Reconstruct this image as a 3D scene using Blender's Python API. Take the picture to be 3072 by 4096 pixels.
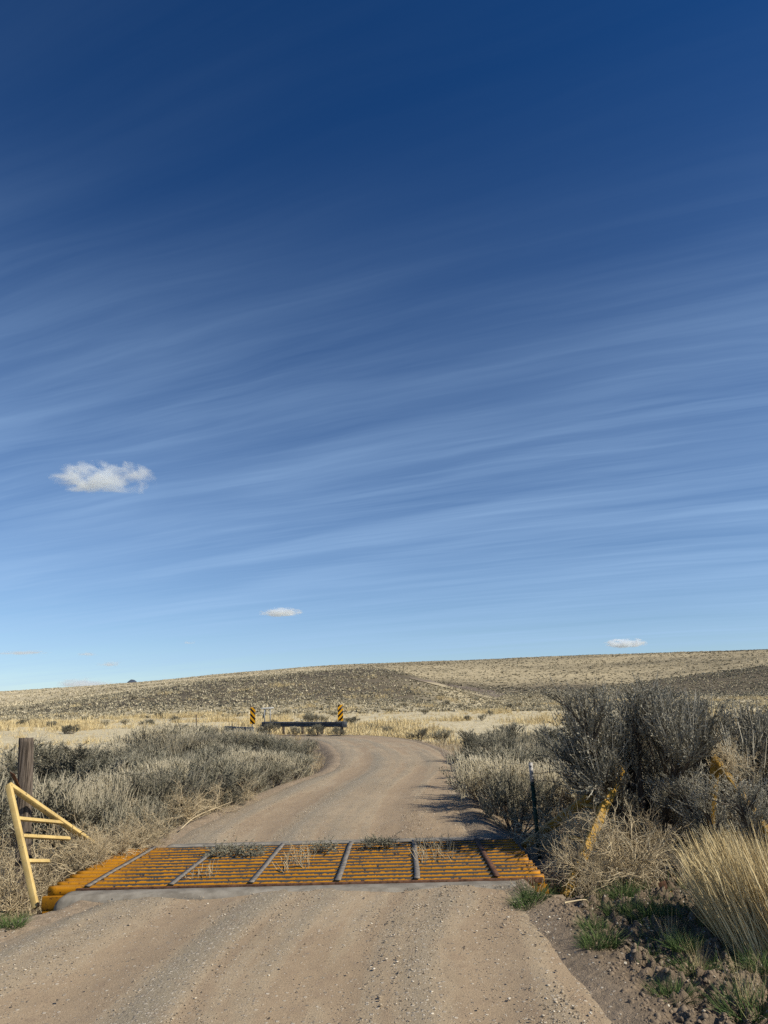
import bpy, math
import numpy as np
from mathutils import Matrix, Vector

# ---------------------------------------------------------------- scene start
for o in list(bpy.data.objects):
    bpy.data.objects.remove(o)
SC = bpy.context.scene
COL = SC.collection
rng = np.random.default_rng(11)

# ---------------------------------------------------------------- camera
F, EYE = 2925.0, 1.6                       # focal length in photo pixels, eye height in metres
PITCH, ROLL = math.radians(14.8), math.radians(1.0)
fwd = np.array([0, math.cos(PITCH), math.sin(PITCH)])
r0 = np.array([1.0, 0, 0]); u0 = np.array([0, -math.sin(PITCH), math.cos(PITCH)])
rgt = r0 * math.cos(ROLL) - u0 * math.sin(ROLL)
upv = u0 * math.cos(ROLL) + r0 * math.sin(ROLL)
cam_d = bpy.data.cameras.new('camera'); cam = bpy.data.objects.new('camera', cam_d); COL.objects.link(cam)
m = Matrix.Identity(4)
for i in range(3):
    m[i][0], m[i][1], m[i][2] = rgt[i], upv[i], -fwd[i]
m[0][3], m[1][3], m[2][3] = 0, 0, EYE
cam.matrix_world = m
cam_d.sensor_fit = 'VERTICAL'; cam_d.sensor_height = 36.0; cam_d.sensor_width = 27.0
cam_d.lens = 36.0 * F / 4096.0
cam_d.clip_start = 0.05; cam_d.clip_end = 60000
SC.camera = cam
def ray(x, y): return fwd + rgt * ((x - 1536) / F) + upv * ((2048 - y) / F)
def at_z(x, y, z=0.0):
    d = ray(x, y); return d * ((z - EYE) / d[2]) + np.array([0, 0, EYE])
def at_y(x, y, Y):
    d = ray(x, y); return d * (Y / d[1]) + np.array([0, 0, EYE])

# ---------------------------------------------------------------- light, sky, exposure
SUN_AZ, SUN_EL = math.radians(112), math.radians(40)      # clockwise from +Y
sv = Vector((math.sin(SUN_AZ) * math.cos(SUN_EL), math.cos(SUN_AZ) * math.cos(SUN_EL), math.sin(SUN_EL)))
sl = bpy.data.lights.new('sun', 'SUN'); so = bpy.data.objects.new('sun', sl); COL.objects.link(so)
so.rotation_euler = (-sv).to_track_quat('-Z', 'Y').to_euler()
sl.energy = 4.7; sl.angle = math.radians(0.55); sl.color = (1.0, 0.925, 0.77)
W = bpy.data.worlds.new('World'); SC.world = W; W.use_nodes = True
SC.view_settings.view_transform = 'Standard'; SC.view_settings.look = 'None'
SC.view_settings.exposure = 0.20; SC.view_settings.gamma = 1.0
SC.cycles.max_bounces = 9; SC.cycles.diffuse_bounces = 2; SC.cycles.glossy_bounces = 2
SC.cycles.transparent_max_bounces = 4; SC.cycles.volume_bounces = 8
SC.cycles.use_denoising = False
SC.render.film_transparent = False

class NT:
    """small node tree writer"""
    def __init__(s, tree): s.t = tree; s.n = tree.nodes; s.l = tree.links
    def add(s, typ, **kw):
        n = s.n.new(typ)
        for k, v in kw.items():
            if k.startswith('_'): setattr(n, k[1:], v)
        return n
    def set(s, sock, v):
        if hasattr(v, 'is_output') or isinstance(v, bpy.types.NodeSocket): s.l.new(v, sock)
        else: sock.default_value = v
    def math(s, op, a, b=0.0, clamp=False):
        n = s.n.new('ShaderNodeMath'); n.operation = op; n.use_clamp = clamp
        s.set(n.inputs[0], a); s.set(n.inputs[1], b); return n.outputs[0]
    def mix(s, f, a, b, mode='MIX'):
        n = s.n.new('ShaderNodeMix'); n.data_type = 'RGBA'; n.blend_type = mode
        s.set(n.inputs[0], f); s.set(n.inputs[6], c4(a)); s.set(n.inputs[7], c4(b)); return n.outputs[2]
    def noise(s, scale, detail=4.0, rough=0.55, vec=None, dist=0.0):
        n = s.n.new('ShaderNodeTexNoise'); n.inputs['Scale'].default_value = scale
        n.inputs['Detail'].default_value = detail; n.inputs['Roughness'].default_value = rough
        n.inputs['Distortion'].default_value = dist
        if vec is not None: s.l.new(vec, n.inputs['Vector'])
        return n.outputs['Fac']
    def ramp(s, f, lo, hi, a=0.0, b=1.0):
        n = s.n.new('ShaderNodeMapRange'); n.interpolation_type = 'SMOOTHSTEP'
        s.set(n.inputs[0], f); n.inputs[1].default_value = lo; n.inputs[2].default_value = hi
        n.inputs[3].default_value = a; n.inputs[4].default_value = b; return n.outputs[0]
def c4(v):
    if isinstance(v, (tuple, list)) and len(v) == 3: return (*v, 1.0)
    return v

# sky: physical daylight sky, deepened, with streaks of high cirrus lying on a plane overhead
w = NT(W.node_tree); w.n.clear()
sky = w.add('ShaderNodeTexSky'); sky.sky_type = 'NISHITA'; sky.sun_disc = False
sky.sun_elevation = SUN_EL; sky.sun_rotation = SUN_AZ
sky.altitude = 1400; sky.air_density = 1.0; sky.dust_density = 0.35; sky.ozone_density = 2.2
tc = w.add('ShaderNodeTexCoord'); sp = w.add('ShaderNodeSeparateXYZ'); w.l.new(tc.outputs['Generated'], sp.inputs[0])
zc = w.math('MAXIMUM', sp.outputs[2], 0.015)
zz = w.math('ADD', zc, 0.06)
px_, py_ = w.math('DIVIDE', sp.outputs[0], zz), w.math('DIVIDE', sp.outputs[1], zz)
cb = w.add('ShaderNodeCombineXYZ'); w.l.new(px_, cb.inputs[0]); w.l.new(py_, cb.inputs[1])
wn = w.add('ShaderNodeTexNoise'); wn.inputs['Scale'].default_value = 0.9; wn.inputs['Detail'].default_value = 3; w.l.new(cb.outputs[0], wn.inputs['Vector'])
wm = w.add('ShaderNodeVectorMath'); wm.operation = 'MULTIPLY_ADD'; w.l.new(wn.outputs['Color'], wm.inputs[0]); wm.inputs[1].default_value = (0.16, 0.16, 0); w.l.new(cb.outputs[0], wm.inputs[2])
WARP = wm.outputs[0]
def streak(ang, sx, sy, scale, detail, rough, off, dist=0.0):
    mp = w.add('ShaderNodeMapping'); mp.vector_type = 'TEXTURE'
    mp.inputs['Rotation'].default_value = (0, 0, math.radians(ang)); mp.inputs['Scale'].default_value = (sx, sy, 1)
    mp.inputs['Location'].default_value = off
    w.l.new(WARP, mp.inputs[0])
    return w.noise(scale, detail, rough, mp.outputs[0], dist)
GAMMA = w.add('ShaderNodeGamma'); w.l.new(sky.outputs[0], GAMMA.inputs[0]); GAMMA.inputs[1].default_value = 1.0
base = GAMMA.outputs[0]
s1 = streak(154, 3.4, 0.50, 1.0, 6, 0.52, (0.3, 0.1, 0), 0.5)
s2 = streak(156, 2.6, 0.15, 1.0, 9, 0.62, (2.1, 0.7, 0), 0.35)
s3 = streak(150, 2.5, 1.4, 1.0, 3, 0.5, (4.0, 1.3, 0))
s4 = streak(160, 1.1, 0.07, 1.0, 6, 0.60, (5.2, 2.2, 0), 0.5)
a4 = w.ramp(s4, 0.35, 0.75)
a1 = w.ramp(s1, 0.22, 0.82); a2 = w.ramp(s2, 0.30, 0.80); a3 = w.ramp(s3, 0.22, 0.58, 0.45, 1.0)
cir = w.math('MULTIPLY', w.math('ADD', w.math('MULTIPLY', a1, 0.72), w.math('MULTIPLY', w.math('ADD', w.math('MULTIPLY', a2, 0.7), w.math('MULTIPLY', a4, 0.5)), 0.46)), a3)
elev_fade = w.ramp(sp.outputs[2], 0.24, 0.66, 1.0, 0.07)   # cirrus sheet thins out overhead
cir = w.math('MULTIPLY', cir, elev_fade, True)
SKY_DEEP = w.mix(w.ramp(sp.outputs[2], 0.02, 0.80), (0.86, 0.97, 1.09), (0.072, 0.37, 0.72))
skyc = w.mix(1.0, base, SKY_DEEP, 'MULTIPLY')
skyc = w.mix(w.math('MULTIPLY', cir, 0.47), skyc, (3.9, 5.85, 8.6))
bg = w.add('ShaderNodeBackground'); w.l.new(skyc, bg.inputs[0]); bg.inputs[1].default_value = 0.090
wo = w.add('ShaderNodeOutputWorld'); w.l.new(bg.outputs[0], wo.inputs[0])

# ---------------------------------------------------------------- mesh helpers
def nrm(v): return v / np.maximum(np.linalg.norm(v, axis=-1, keepdims=True), 1e-9)
class MB:
    """collects vertices / faces / material slots / a per-vertex tint, builds ONE mesh object"""
    def __init__(s): s.v = []; s.f = []; s.mi = []; s.t = []; s.n = 0
    def add(s, V, Fc, mi=0, tint=None):
        V = np.asarray(V, float).reshape(-1, 3); Fc = np.asarray(Fc, np.int64)
        s.v.append(V); s.f.append(Fc + s.n); s.mi.append(np.full(len(Fc), mi, np.int32))
        s.t.append(np.full(len(V), 0.5) if tint is None else np.broadcast_to(np.asarray(tint, float), (len(V),)).copy())
        s.n += len(V); return s
    def box(s, c, h, rot=None, mi=0, tint=None, taper=1.0):
        g = np.array([[x, y, z] for z in (-1, 1) for y in (-1, 1) for x in (-1, 1)], float)
        g[4:, :2] *= taper
        g = g * np.asarray(h, float)
        if rot is not None: g = g @ np.asarray(rot).T
        return s.add(g + np.asarray(c, float), [[0, 2, 3, 1], [4, 5, 7, 6], [0, 1, 5, 4], [2, 6, 7, 3], [0, 4, 6, 2], [1, 3, 7, 5]], mi, tint)
    def beam(s, a, b, wdt, hgt, upd=(0, 0, 1), mi=0):
        a = np.asarray(a, float); b = np.asarray(b, float); t = nrm(b - a)
        x = nrm(np.cross(t, np.asarray(upd, float))); z = np.cross(x, t)
        return s.box((a + b) / 2, (wdt / 2, np.linalg.norm(b - a) / 2, hgt / 2), np.stack([x, t, z], 1), mi)
    def tube(s, pts, r, sides=6, mi=0, caps=True, tint=None):
        P = np.asarray(pts, float)[None]; R = np.broadcast_to(np.asarray(r, float), (P.shape[1],))[None]
        V, Fq = tubes(P, R, sides); s.add(V, Fq, mi, tint)
        if caps:
            k = P.shape[1]; n0 = s.n - len(V)
            for ring in (0, k - 1):
                ids = [n0 + ring * sides + j for j in range(sides)]
                for j in range(1, sides - 1):
                    s.f.append(np.array([[ids[0], ids[j], ids[j + 1], ids[j + 1]]])); s.mi.append(np.array([mi], np.int32))
        return s
    def build(s, name, mats, parent=None, smooth=False):
        return mk(name, np.concatenate(s.v), s.f, mats, parent, smooth, np.concatenate(s.mi), np.concatenate(s.t))
def mesh_data(name, V, faces, mats, smooth=False, mi=None, tint=None):
    quads = [f for f in faces if f.shape[1] == 4]; 
    loops = []; tot = []
    for f in faces:
        if f.shape[1] == 4:
            d = f[:, 3] == f[:, 2]
            if d.any():
                for row, dg in zip(f, d):
                    r = row[:3] if dg else row
                    loops.append(r); tot.append(np.array([len(r)]))
                continue
        loops.append(f.reshape(-1)); tot.append(np.full(len(f), f.shape[1]))
    L = np.concatenate(loops).astype(np.int32); T = np.concatenate(tot).astype(np.int32)
    me = bpy.data.meshes.new(name)
    me.vertices.add(len(V)); me.vertices.foreach_set('co', np.ascontiguousarray(V, np.float32).ravel())
    me.loops.add(len(L)); me.loops.foreach_set('vertex_index', L)
    me.polygons.add(len(T)); me.polygons.foreach_set('loop_start', np.concatenate([[0], np.cumsum(T)[:-1]]).astype(np.int32))
    for mt in (mats if isinstance(mats, (list, tuple)) else [mats]): me.materials.append(mt)
    if mi is not None: me.polygons.foreach_set('material_index', np.asarray(mi, np.int32))
    if smooth: me.polygons.foreach_set('use_smooth', np.ones(len(T), bool))
    if tint is not None:
        at = me.attributes.new('tint', 'FLOAT', 'POINT'); at.data.foreach_set('value', np.asarray(tint, np.float32))
    me.update(calc_edges=True); me.validate(verbose=False)
    return me
def link(name, me, parent=None):
    o = bpy.data.objects.new(name, me); COL.objects.link(o)
    if parent is not None: o.parent = parent
    return o
def mk(name, V, faces, mats, parent=None, smooth=False, mi=None, tint=None):
    if not isinstance(faces, list): faces = [faces]
    return link(name, mesh_data(name, V, faces, mats, smooth, mi, tint), parent)
def tubes(P, R, sides=3):
    N, K, _ = P.shape
    T = np.empty_like(P); T[:, 1:-1] = P[:, 2:] - P[:, :-2]; T[:, 0] = P[:, 1] - P[:, 0]; T[:, -1] = P[:, -1] - P[:, -2]
    T = nrm(T); ref = np.broadcast_to(np.array([0.31, 0.83, 0.17]), T.shape)
    if N: 
        alt = np.abs((T * nrm(ref)).sum(-1, keepdims=True)) > 0.93
        ref = np.where(alt, np.array([0.9, -0.2, 0.3]), ref)
    A = nrm(np.cross(T, ref)); B = np.cross(T, A)
    th = np.arange(sides) * 2 * np.pi / sides
    V = P[:, :, None] + R[:, :, None, None] * (np.cos(th)[None, None, :, None] * A[:, :, None] + np.sin(th)[None, None, :, None] * B[:, :, None])
    n = np.arange(N)[:, None, None]; k = np.arange(K - 1)[None, :, None]; j = np.arange(sides)[None, None, :]; j2 = (j + 1) % sides
    b = (n * K + k) * sides
    Fq = np.stack(np.broadcast_arrays(b + j, b + j2, b + sides + j2, b + sides + j), -1).reshape(-1, 4)
    return V.reshape(-1, 3), Fq
def grow(b, d, L, K, up=0.0, wob=0.1, r=rng):
    """N curved polylines from base b along d"""
    b = np.asarray(b, float); d = nrm(np.asarray(d, float)); N = len(b)
    P = np.empty((N, K, 3)); P[:, 0] = b; st = (np.asarray(L) / (K - 1)).reshape(-1, 1)
    for k in range(1, K):
        d = nrm(d + np.array([0, 0, up]) + r.normal(0, wob, (N, 3)))
        P[:, k] = P[:, k - 1] + d * st
    return P
def sample(P, t):
    """points and tangents at fraction t (N,) on polylines P (N,K,3)"""
    K = P.shape[1]; s = np.clip(t, 0, 0.999) * (K - 1); i = s.astype(int); f = (s - i)[:, None]
    n = np.arange(len(P)); a, c = P[n, i], P[n, i + 1]
    return a * (1 - f) + c * f, nrm(c - a)
def rand_dir(n, r=rng): return nrm(r.normal(0, 1, (n, 3)))
def blades(b, d, L, wd, K=4, droop=0.0, wob=0.03, r=rng):
    """flat tapering grass blades"""
    P = grow(b, d, L, K, -droop, wob, r); N = len(P)
    side = nrm(np.cross(nrm(P[:, -1] - P[:, 0]), rand_dir(N, r)))
    tp = np.linspace(1, 0.12, K)[None, :, None] * np.asarray(wd).reshape(-1, 1, 1) / 2
    V = np.stack([P - side[:, None] * tp, P + side[:, None] * tp], 2).reshape(-1, 3)
    n = np.arange(N)[:, None]; k = np.arange(K - 1)[None]
    q = (n * K + k) * 2
    return V, np.stack([q, q + 1, q + 3, q + 2], -1).reshape(-1, 4)
def sstep(a, b, x):
    t = np.clip((x - a) / (b - a), 0, 1); return t * t * (3 - 2 * t)
def vnoise(x, y, seed=0):
    """cheap smooth value noise, numpy"""
    xi = np.floor(x).astype(np.int64); yi = np.floor(y).astype(np.int64); fx = x - xi; fy = y - yi
    def h(a, b):
        n = (a * 374761393 + b * 668265263 + seed * 1274126177) & 0xFFFFFFFF
        n = ((n ^ (n >> 13)) * 1274126177) & 0xFFFFFFFF
        return ((n ^ (n >> 16)) & 0xFFFF) / 65535.0
    fx = fx * fx * (3 - 2 * fx); fy = fy * fy * (3 - 2 * fy)
    return (h(xi, yi) * (1 - fx) + h(xi + 1, yi) * fx) * (1 - fy) + (h(xi, yi + 1) * (1 - fx) + h(xi + 1, yi + 1) * fx) * fy
def fbm(x, y, seed=0, oct=4):
    s = 0; a = 0.5
    for i in range(oct):
        s = s + a * (vnoise(x * 2 ** i, y * 2 ** i, seed + i) - 0.5); a *= 0.5
    return s

# ---------------------------------------------------------------- naming helpers
def tag(o, label=None, cat=None, group=None, kind=None):
    for k, v in (('label', label), ('category', cat), ('group', group), ('kind', kind)):
        if v is not None: o[k] = v
    return o
def empty(name, loc, label, cat, group=None, rz=0.0):
    o = bpy.data.objects.new(name, None); COL.objects.link(o); o.location = Vector([float(a) for a in loc])
    o.rotation_euler.z = rz; o.empty_display_size = 0.2
    return tag(o, label, cat, group)
def dup(root, loc, rz=0.0, scale=1.0, label=None, group=None, tilt=0.0):
    r = root.copy(); COL.objects.link(r); r.location = Vector([float(a) for a in loc])
    r.rotation_euler = (tilt, 0, rz); r.scale = (scale, scale, scale) if np.isscalar(scale) else scale
    if label: r['label'] = label
    if group: r['group'] = group
    for ch in root.children:
        c = ch.copy(); COL.objects.link(c); c.parent = r
    return r
ORD = ['nearest', 'second nearest', 'third nearest', 'fourth nearest', 'fifth nearest', 'sixth nearest', 'seventh nearest', 'eighth nearest',
       'ninth nearest', 'tenth nearest']
for i in range(11, 60):
    t = {1: 'st', 2: 'nd', 3: 'rd'}.get(i % 10 if i not in (11, 12, 13) else 0, 'th'); ORD.append('%d%s nearest' % (i, t))
def rank_labels(items, fmt, marks):
    """items: list of (key, xyz). Each gets the landmark for which its rank among items of its key is lowest -> unique labels"""
    out = [None] * len(items); keys = {}
    for i, (k, p) in enumerate(items): keys.setdefault(k, []).append(i)
    for k, ids in keys.items():
        best = {i: (999, None) for i in ids}
        for mname, mp in marks:
            order = sorted(ids, key=lambda i: (items[i][1][0] - mp[0]) ** 2 + (items[i][1][1] - mp[1]) ** 2)
            for rk, i in enumerate(order):
                if rk < best[i][0]: best[i] = (rk, mname)
        for i in ids: out[i] = fmt % (k, ORD[min(best[i][0], len(ORD) - 1)], best[i][1])
    return out

# ---------------------------------------------------------------- materials
def material(name):
    mt = bpy.data.materials.new(name); mt.use_nodes = True
    t = NT(mt.node_tree); p = mt.node_tree.nodes['Principled BSDF']
    p.inputs['Specular IOR Level'].default_value = 0.2
    return mt, t, p
def attr(t, name):
    n = t.n.new('ShaderNodeAttribute'); n.attribute_name = name; return n
def bump(t, p, h, strength=0.4, dist=0.02):
    b = t.n.new('ShaderNodeBump'); b.inputs['Strength'].default_value = strength; b.inputs['Distance'].default_value = dist
    t.l.new(h, b.inputs['Height']); t.l.new(b.outputs[0], p.inputs['Normal'])
def plant_mat(name, a, b, c=None, rough=0.85, objvar=0.55):
    """plant fibre: tint attribute picks the colour, each object is a little lighter or darker"""
    mt, t, p = material(name)
    tn = attr(t, 'tint').outputs['Fac']
    col = t.mix(t.ramp(tn, 0.0, 0.7), a, b)
    if c: col = t.mix(t.ramp(tn, 0.75, 0.95), col, c)
    oi = t.n.new('ShaderNodeObjectInfo'); v = t.n.new('ShaderNodeHueSaturation')
    t.l.new(t.math('ADD', t.math('MULTIPLY', oi.outputs['Random'], objvar), 1.0 - objvar / 2), v.inputs['Value'])
    t.l.new(col, v.inputs['Color']); t.l.new(v.outputs[0], p.inputs['Base Color']); p.inputs['Roughness'].default_value = rough
    return mt
M = {}
M['sage'] = plant_mat('sagebrush_leaf', (0.150, 0.138, 0.096), (0.325, 0.303, 0.222), (0.50, 0.445, 0.325))
M['sage_tall'] = plant_mat('tall_sagebrush_leaf', (0.145, 0.135, 0.103), (0.41, 0.382, 0.300), (0.60, 0.55, 0.435))
M['sage_dark'] = plant_mat('dark_sagebrush_leaf', (0.105, 0.098, 0.070), (0.215, 0.203, 0.150), (0.36, 0.325, 0.245))
M['sage_pale'] = plant_mat('pale_sagebrush_leaf', (0.19, 0.168, 0.112), (0.41, 0.368, 0.262), (0.58, 0.51, 0.365))
M['sage_wood'] = plant_mat('sagebrush_wood', (0.060, 0.050, 0.042), (0.14, 0.118, 0.098))
M['weed'] = plant_mat('dry_weed_stem', (0.34, 0.265, 0.160), (0.60, 0.49, 0.315), (0.74, 0.64, 0.44), objvar=0.2)
M['straw'] = plant_mat('straw_grass', (0.45, 0.34, 0.17), (0.69, 0.56, 0.31), (0.79, 0.68, 0.43), objvar=0.15)
M['green'] = plant_mat('green_grass', (0.045, 0.080, 0.022), (0.105, 0.155, 0.050), (0.24, 0.24, 0.11), objvar=0.25)
M['cover'] = plant_mat('hill_tuft', (0.11, 0.095, 0.065), (0.44, 0.388, 0.268), (0.62, 0.54, 0.385), objvar=0.0)

def ground_mat():
    mt, t, p = material('ground_soil')
    g = attr(t, 'gcol'); geo = t.n.new('ShaderNodeNewGeometry'); pos = geo.outputs['Position']
    n1 = t.noise(0.9, 6, 0.6, pos); n2 = t.noise(14, 5, 0.65, pos); n3 = t.noise(90, 3, 0.7, pos)
    f = t.math('ADD', t.math('MULTIPLY', n1, 0.5), t.math('ADD', t.math('MULTIPLY', n2, 0.55), t.math('MULTIPLY', n3, 0.5)))
    v = t.n.new('ShaderNodeHueSaturation'); t.l.new(g.outputs['Color'], v.inputs['Color'])
    t.l.new(t.ramp(f, 0.45, 1.1, 0.55, 1.45), v.inputs['Value'])
    vo = t.n.new('ShaderNodeTexVoronoi'); vo.inputs['Scale'].default_value = 42; t.l.new(pos, vo.inputs['Vector'])
    sep = t.n.new('ShaderNodeSeparateColor'); t.l.new(vo.outputs['Color'], sep.inputs[0])
    peb = t.math('MULTIPLY', t.ramp(sep.outputs[0], 0.86, 0.90), t.ramp(vo.outputs['Distance'], 0.42, 0.30))
    peb = t.math('MULTIPLY', peb, g.outputs['Alpha'])
    col = t.mix(peb, v.outputs[0], t.mix(sep.outputs[1], (0.30, 0.25, 0.19), (0.58, 0.53, 0.44)))
    t.l.new(col, p.inputs['Base Color']); p.inputs['Roughness'].default_value = 0.95
    bump(t, p, t.math('ADD', t.math('ADD', t.math('MULTIPLY', n2, 1.0), t.math('MULTIPLY', n3, 0.35)), t.math('MULTIPLY', peb, 0.3)), 0.55, 0.05)
    return mt
M['ground'] = ground_mat()
def road_mat():
    mt, t, p = material('gravel_road')
    geo = t.n.new('ShaderNodeNewGeometry'); pos = geo.outputs['Position']; gr = attr(t, 'gravel').outputs['Fac']
    big = t.noise(0.55, 5, 0.6, pos); mid = t.noise(6, 5, 0.65, pos); fine = t.noise(130, 2, 0.7, pos)
    col = t.mix(t.ramp(big, 0.35, 0.68), (0.350, 0.268, 0.176), (0.410, 0.320, 0.214))
    col = t.mix(t.math('MULTIPLY', gr, 0.90), col, (0.262, 0.222, 0.160))
    col = t.mix(t.math('MULTIPLY', t.ramp(gr, 0.16, 0.0), 0.45), col, (0.27, 0.195, 0.128))
    col = t.mix(t.math('MULTIPLY', t.ramp(mid, 0.50, 0.72), 0.45), col, (0.250, 0.180, 0.125))
    h = None
    for sc, th in ((36, 0.72), (75, 0.5)):
        vo = t.n.new('ShaderNodeTexVoronoi'); vo.inputs['Scale'].default_value = sc; t.l.new(pos, vo.inputs['Vector'])
        se = t.n.new('ShaderNodeSeparateColor'); t.l.new(vo.outputs['Color'], se.inputs[0])
        thr = t.math('SUBTRACT', 1.02, t.math('ADD', t.math('MULTIPLY', gr, 1 - th), 0.10))
        mk_ = t.math('MULTIPLY', t.math('GREATER_THAN', se.outputs[0], thr), t.ramp(vo.outputs['Distance'], 0.46, 0.32))
        stone = t.mix(se.outputs[1], (0.14, 0.115, 0.09), (0.60, 0.53, 0.43))
        col = t.mix(t.math('MULTIPLY', mk_, 0.85), col, stone)
        hh = t.math('MULTIPLY', mk_, 20.0 / sc)
        h = hh if h is None else t.math('ADD', h, hh)
    v = t.n.new('ShaderNodeHueSaturation'); t.l.new(col, v.inputs['Color']); t.l.new(t.ramp(fine, 0.25, 0.75, 0.72, 1.28), v.inputs['Value'])
    t.l.new(v.outputs[0], p.inputs['Base Color']); p.inputs['Roughness'].default_value = 0.95
    bump(t, p, t.math('ADD', t.math('ADD', h, t.math('MULTIPLY', fine, 0.4)), mid), 0.6, 0.015)
    return mt
M['road'] = road_mat()
def paint_mat(name, base, rust_lo, rust_hi, wear_top=False, pale=None):
    mt, t, p = material(name)
    tcn = t.n.new('ShaderNodeTexCoord'); ob = tcn.outputs['Object']
    n1 = t.noise(26, 6, 0.7, ob); n2 = t.noise(3.0, 4, 0.6, ob); n3 = t.noise(70, 3, 0.6, ob)
    col = t.mix(t.ramp(n2, 0.35, 0.7), base, tuple(c * 0.72 for c in base))
    if pale: col = t.mix(t.ramp(n1, 0.45, 0.8), col, pale)
    rust = t.mix(n3, (0.022, 0.014, 0.010), (0.13, 0.05, 0.022))
    mask = t.ramp(t.math('ADD', n1, t.math('MULTIPLY', n2, 0.35)), rust_lo, rust_hi)
    if wear_top:
        geo = t.n.new('ShaderNodeNewGeometry'); sg = t.n.new('ShaderNodeSeparateXYZ'); t.l.new(geo.outputs['Normal'], sg.inputs[0])
        so_ = t.n.new('ShaderNodeSeparateXYZ'); t.l.new(ob, so_.inputs[0])
        tr = attr(t, 'tint').outputs['Fac']       # 1 along the worn upper edge of the rail
        tracks = t.ramp(t.math('ABSOLUTE', t.math('SUBTRACT', so_.outputs[0], 2.50)), 1.75, 2.30, 1.0, 0.30)
        topm = t.math('MULTIPLY', t.ramp(t.math('ADD', tr, t.math('MULTIPLY', t.math('SUBTRACT', n1, 0.5), 0.65)), 0.80, 0.90), tracks)
        steel = t.mix(n3, (0.030, 0.031, 0.030), (0.085, 0.082, 0.075))
        col = t.mix(mask, col, rust); col = t.mix(topm, col, steel)
    else:
        col = t.mix(mask, col, rust)
    t.l.new(col, p.inputs['Base Color']); p.inputs['Roughness'].default_value = 0.62
    bump(t, p, t.math('SUBTRACT', 1.0, mask), 0.3, 0.003)
    return mt
M['guard_paint'] = paint_mat('guard_yellow_paint', (0.60, 0.255, 0.010), 0.76, 0.82, True)
M['girder_paint'] = paint_mat('girder_yellow_paint', (0.50, 0.215, 0.010), 0.72, 0.80)
M['wing_paint'] = paint_mat('faded_cream_paint', (0.66, 0.47, 0.18), 0.78, 0.88, pale=(0.70, 0.55, 0.27))
M['ochre_paint'] = paint_mat('ochre_paint', (0.40, 0.235, 0.040), 0.74, 0.86)
def simple(name, a, b, scale=20, rough=0.6, metal=0.0, bs=0.0, stretch=None):
    mt, t, p = material(name)
    tcn = t.n.new('ShaderNodeTexCoord'); v = tcn.outputs['Object']
    if stretch:
        mp = t.n.new('ShaderNodeMapping'); mp.inputs['Scale'].default_value = stretch; t.l.new(v, mp.inputs[0]); v = mp.outputs[0]
    n1 = t.noise(scale, 6, 0.65, v)
    t.l.new(t.mix(t.ramp(n1, 0.32, 0.68), a, b), p.inputs['Base Color'])
    p.inputs['Roughness'].default_value = rough; p.inputs['Metallic'].default_value = metal
    if bs: bump(t, p, n1, bs, 0.01)
    return mt
M['strap'] = simple('worn_steel', (0.13, 0.115, 0.098), (0.27, 0.238, 0.203), 18, 0.7, 0.0, 0.1)
M['rust'] = simple('rusty_steel', (0.060, 0.030, 0.018), (0.17, 0.085, 0.05), 25, 0.8, 0, 0.2)
M['concrete'] = simple('concrete', (0.17, 0.150, 0.122), (0.30, 0.272, 0.228), 6, 0.9, 0, 0.25)
M['post'] = simple('weathered_wood', (0.040, 0.030, 0.023), (0.205, 0.165, 0.130), 5, 0.9, 0, 0.9, (14, 14, 0.7))
M['log'] = simple('grey_log', (0.09, 0.075, 0.06), (0.22, 0.19, 0.155), 5, 0.9, 0, 0.6, (1.0, 10, 10))
M['wire'] = simple('rusty_wire', (0.035, 0.030, 0.028), (0.09, 0.07, 0.06), 60, 0.6, 0.4)
M['tgreen'] = simple('green_post_paint', (0.010, 0.030, 0.024), (0.022, 0.055, 0.042), 40, 0.45)
M['white'] = simple('white_paint', (0.58, 0.58, 0.56), (0.78, 0.78, 0.75), 15, 0.6)
M['postwhite'] = simple('chalky_white', (0.30, 0.29, 0.28), (0.52, 0.50, 0.48), 40, 0.8)
M['sign_yellow'] = simple('sign_yellow', (0.78, 0.36, 0.010), (0.85, 0.42, 0.015), 6, 0.4)
M['sign_black'] = simple('sign_black', (0.010, 0.010, 0.012), (0.02, 0.02, 0.022), 6, 0.4)
M['galv'] = simple('galvanised_rail', (0.055, 0.060, 0.068), (0.13, 0.14, 0.155), 8, 0.5, 0.3)
M['greymetal'] = simple('grey_metal', (0.20, 0.21, 0.22), (0.34, 0.35, 0.35), 8, 0.5)
M['rock'] = simple('stone', (0.22, 0.17, 0.13), (0.36, 0.29, 0.22), 11, 0.9, 0, 0.4)
M['track'] = plant_mat('track_dirt', (0.165, 0.130, 0.098), (0.195, 0.157, 0.118), (0.40, 0.335, 0.215), objvar=0.0)
M['mountain'] = simple('mountain_haze_blue', (0.045, 0.058, 0.085), (0.06, 0.075, 0.105), 0.002, 1.0)  # blue of distance haze painted into the base colour, no air volume
def gravel_mat():
    mt, t, p = material('gravel_stone'); tn = attr(t, 'tint').outputs['Fac']
    col = t.mix(t.ramp(tn, 0.0, 0.7), (0.22, 0.17, 0.12), (0.44, 0.36, 0.26)); col = t.mix(t.ramp(tn, 0.66, 0.9), col, (0.72, 0.65, 0.53))
    t.l.new(col, p.inputs['Base Color']); p.inputs['Roughness'].default_value = 0.9; return mt
M['gravel'] = gravel_mat()
M['clod'] = simple('dirt_clod', (0.145, 0.110, 0.076), (0.26, 0.20, 0.142), 12, 0.95, 0, 0.5)

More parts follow.
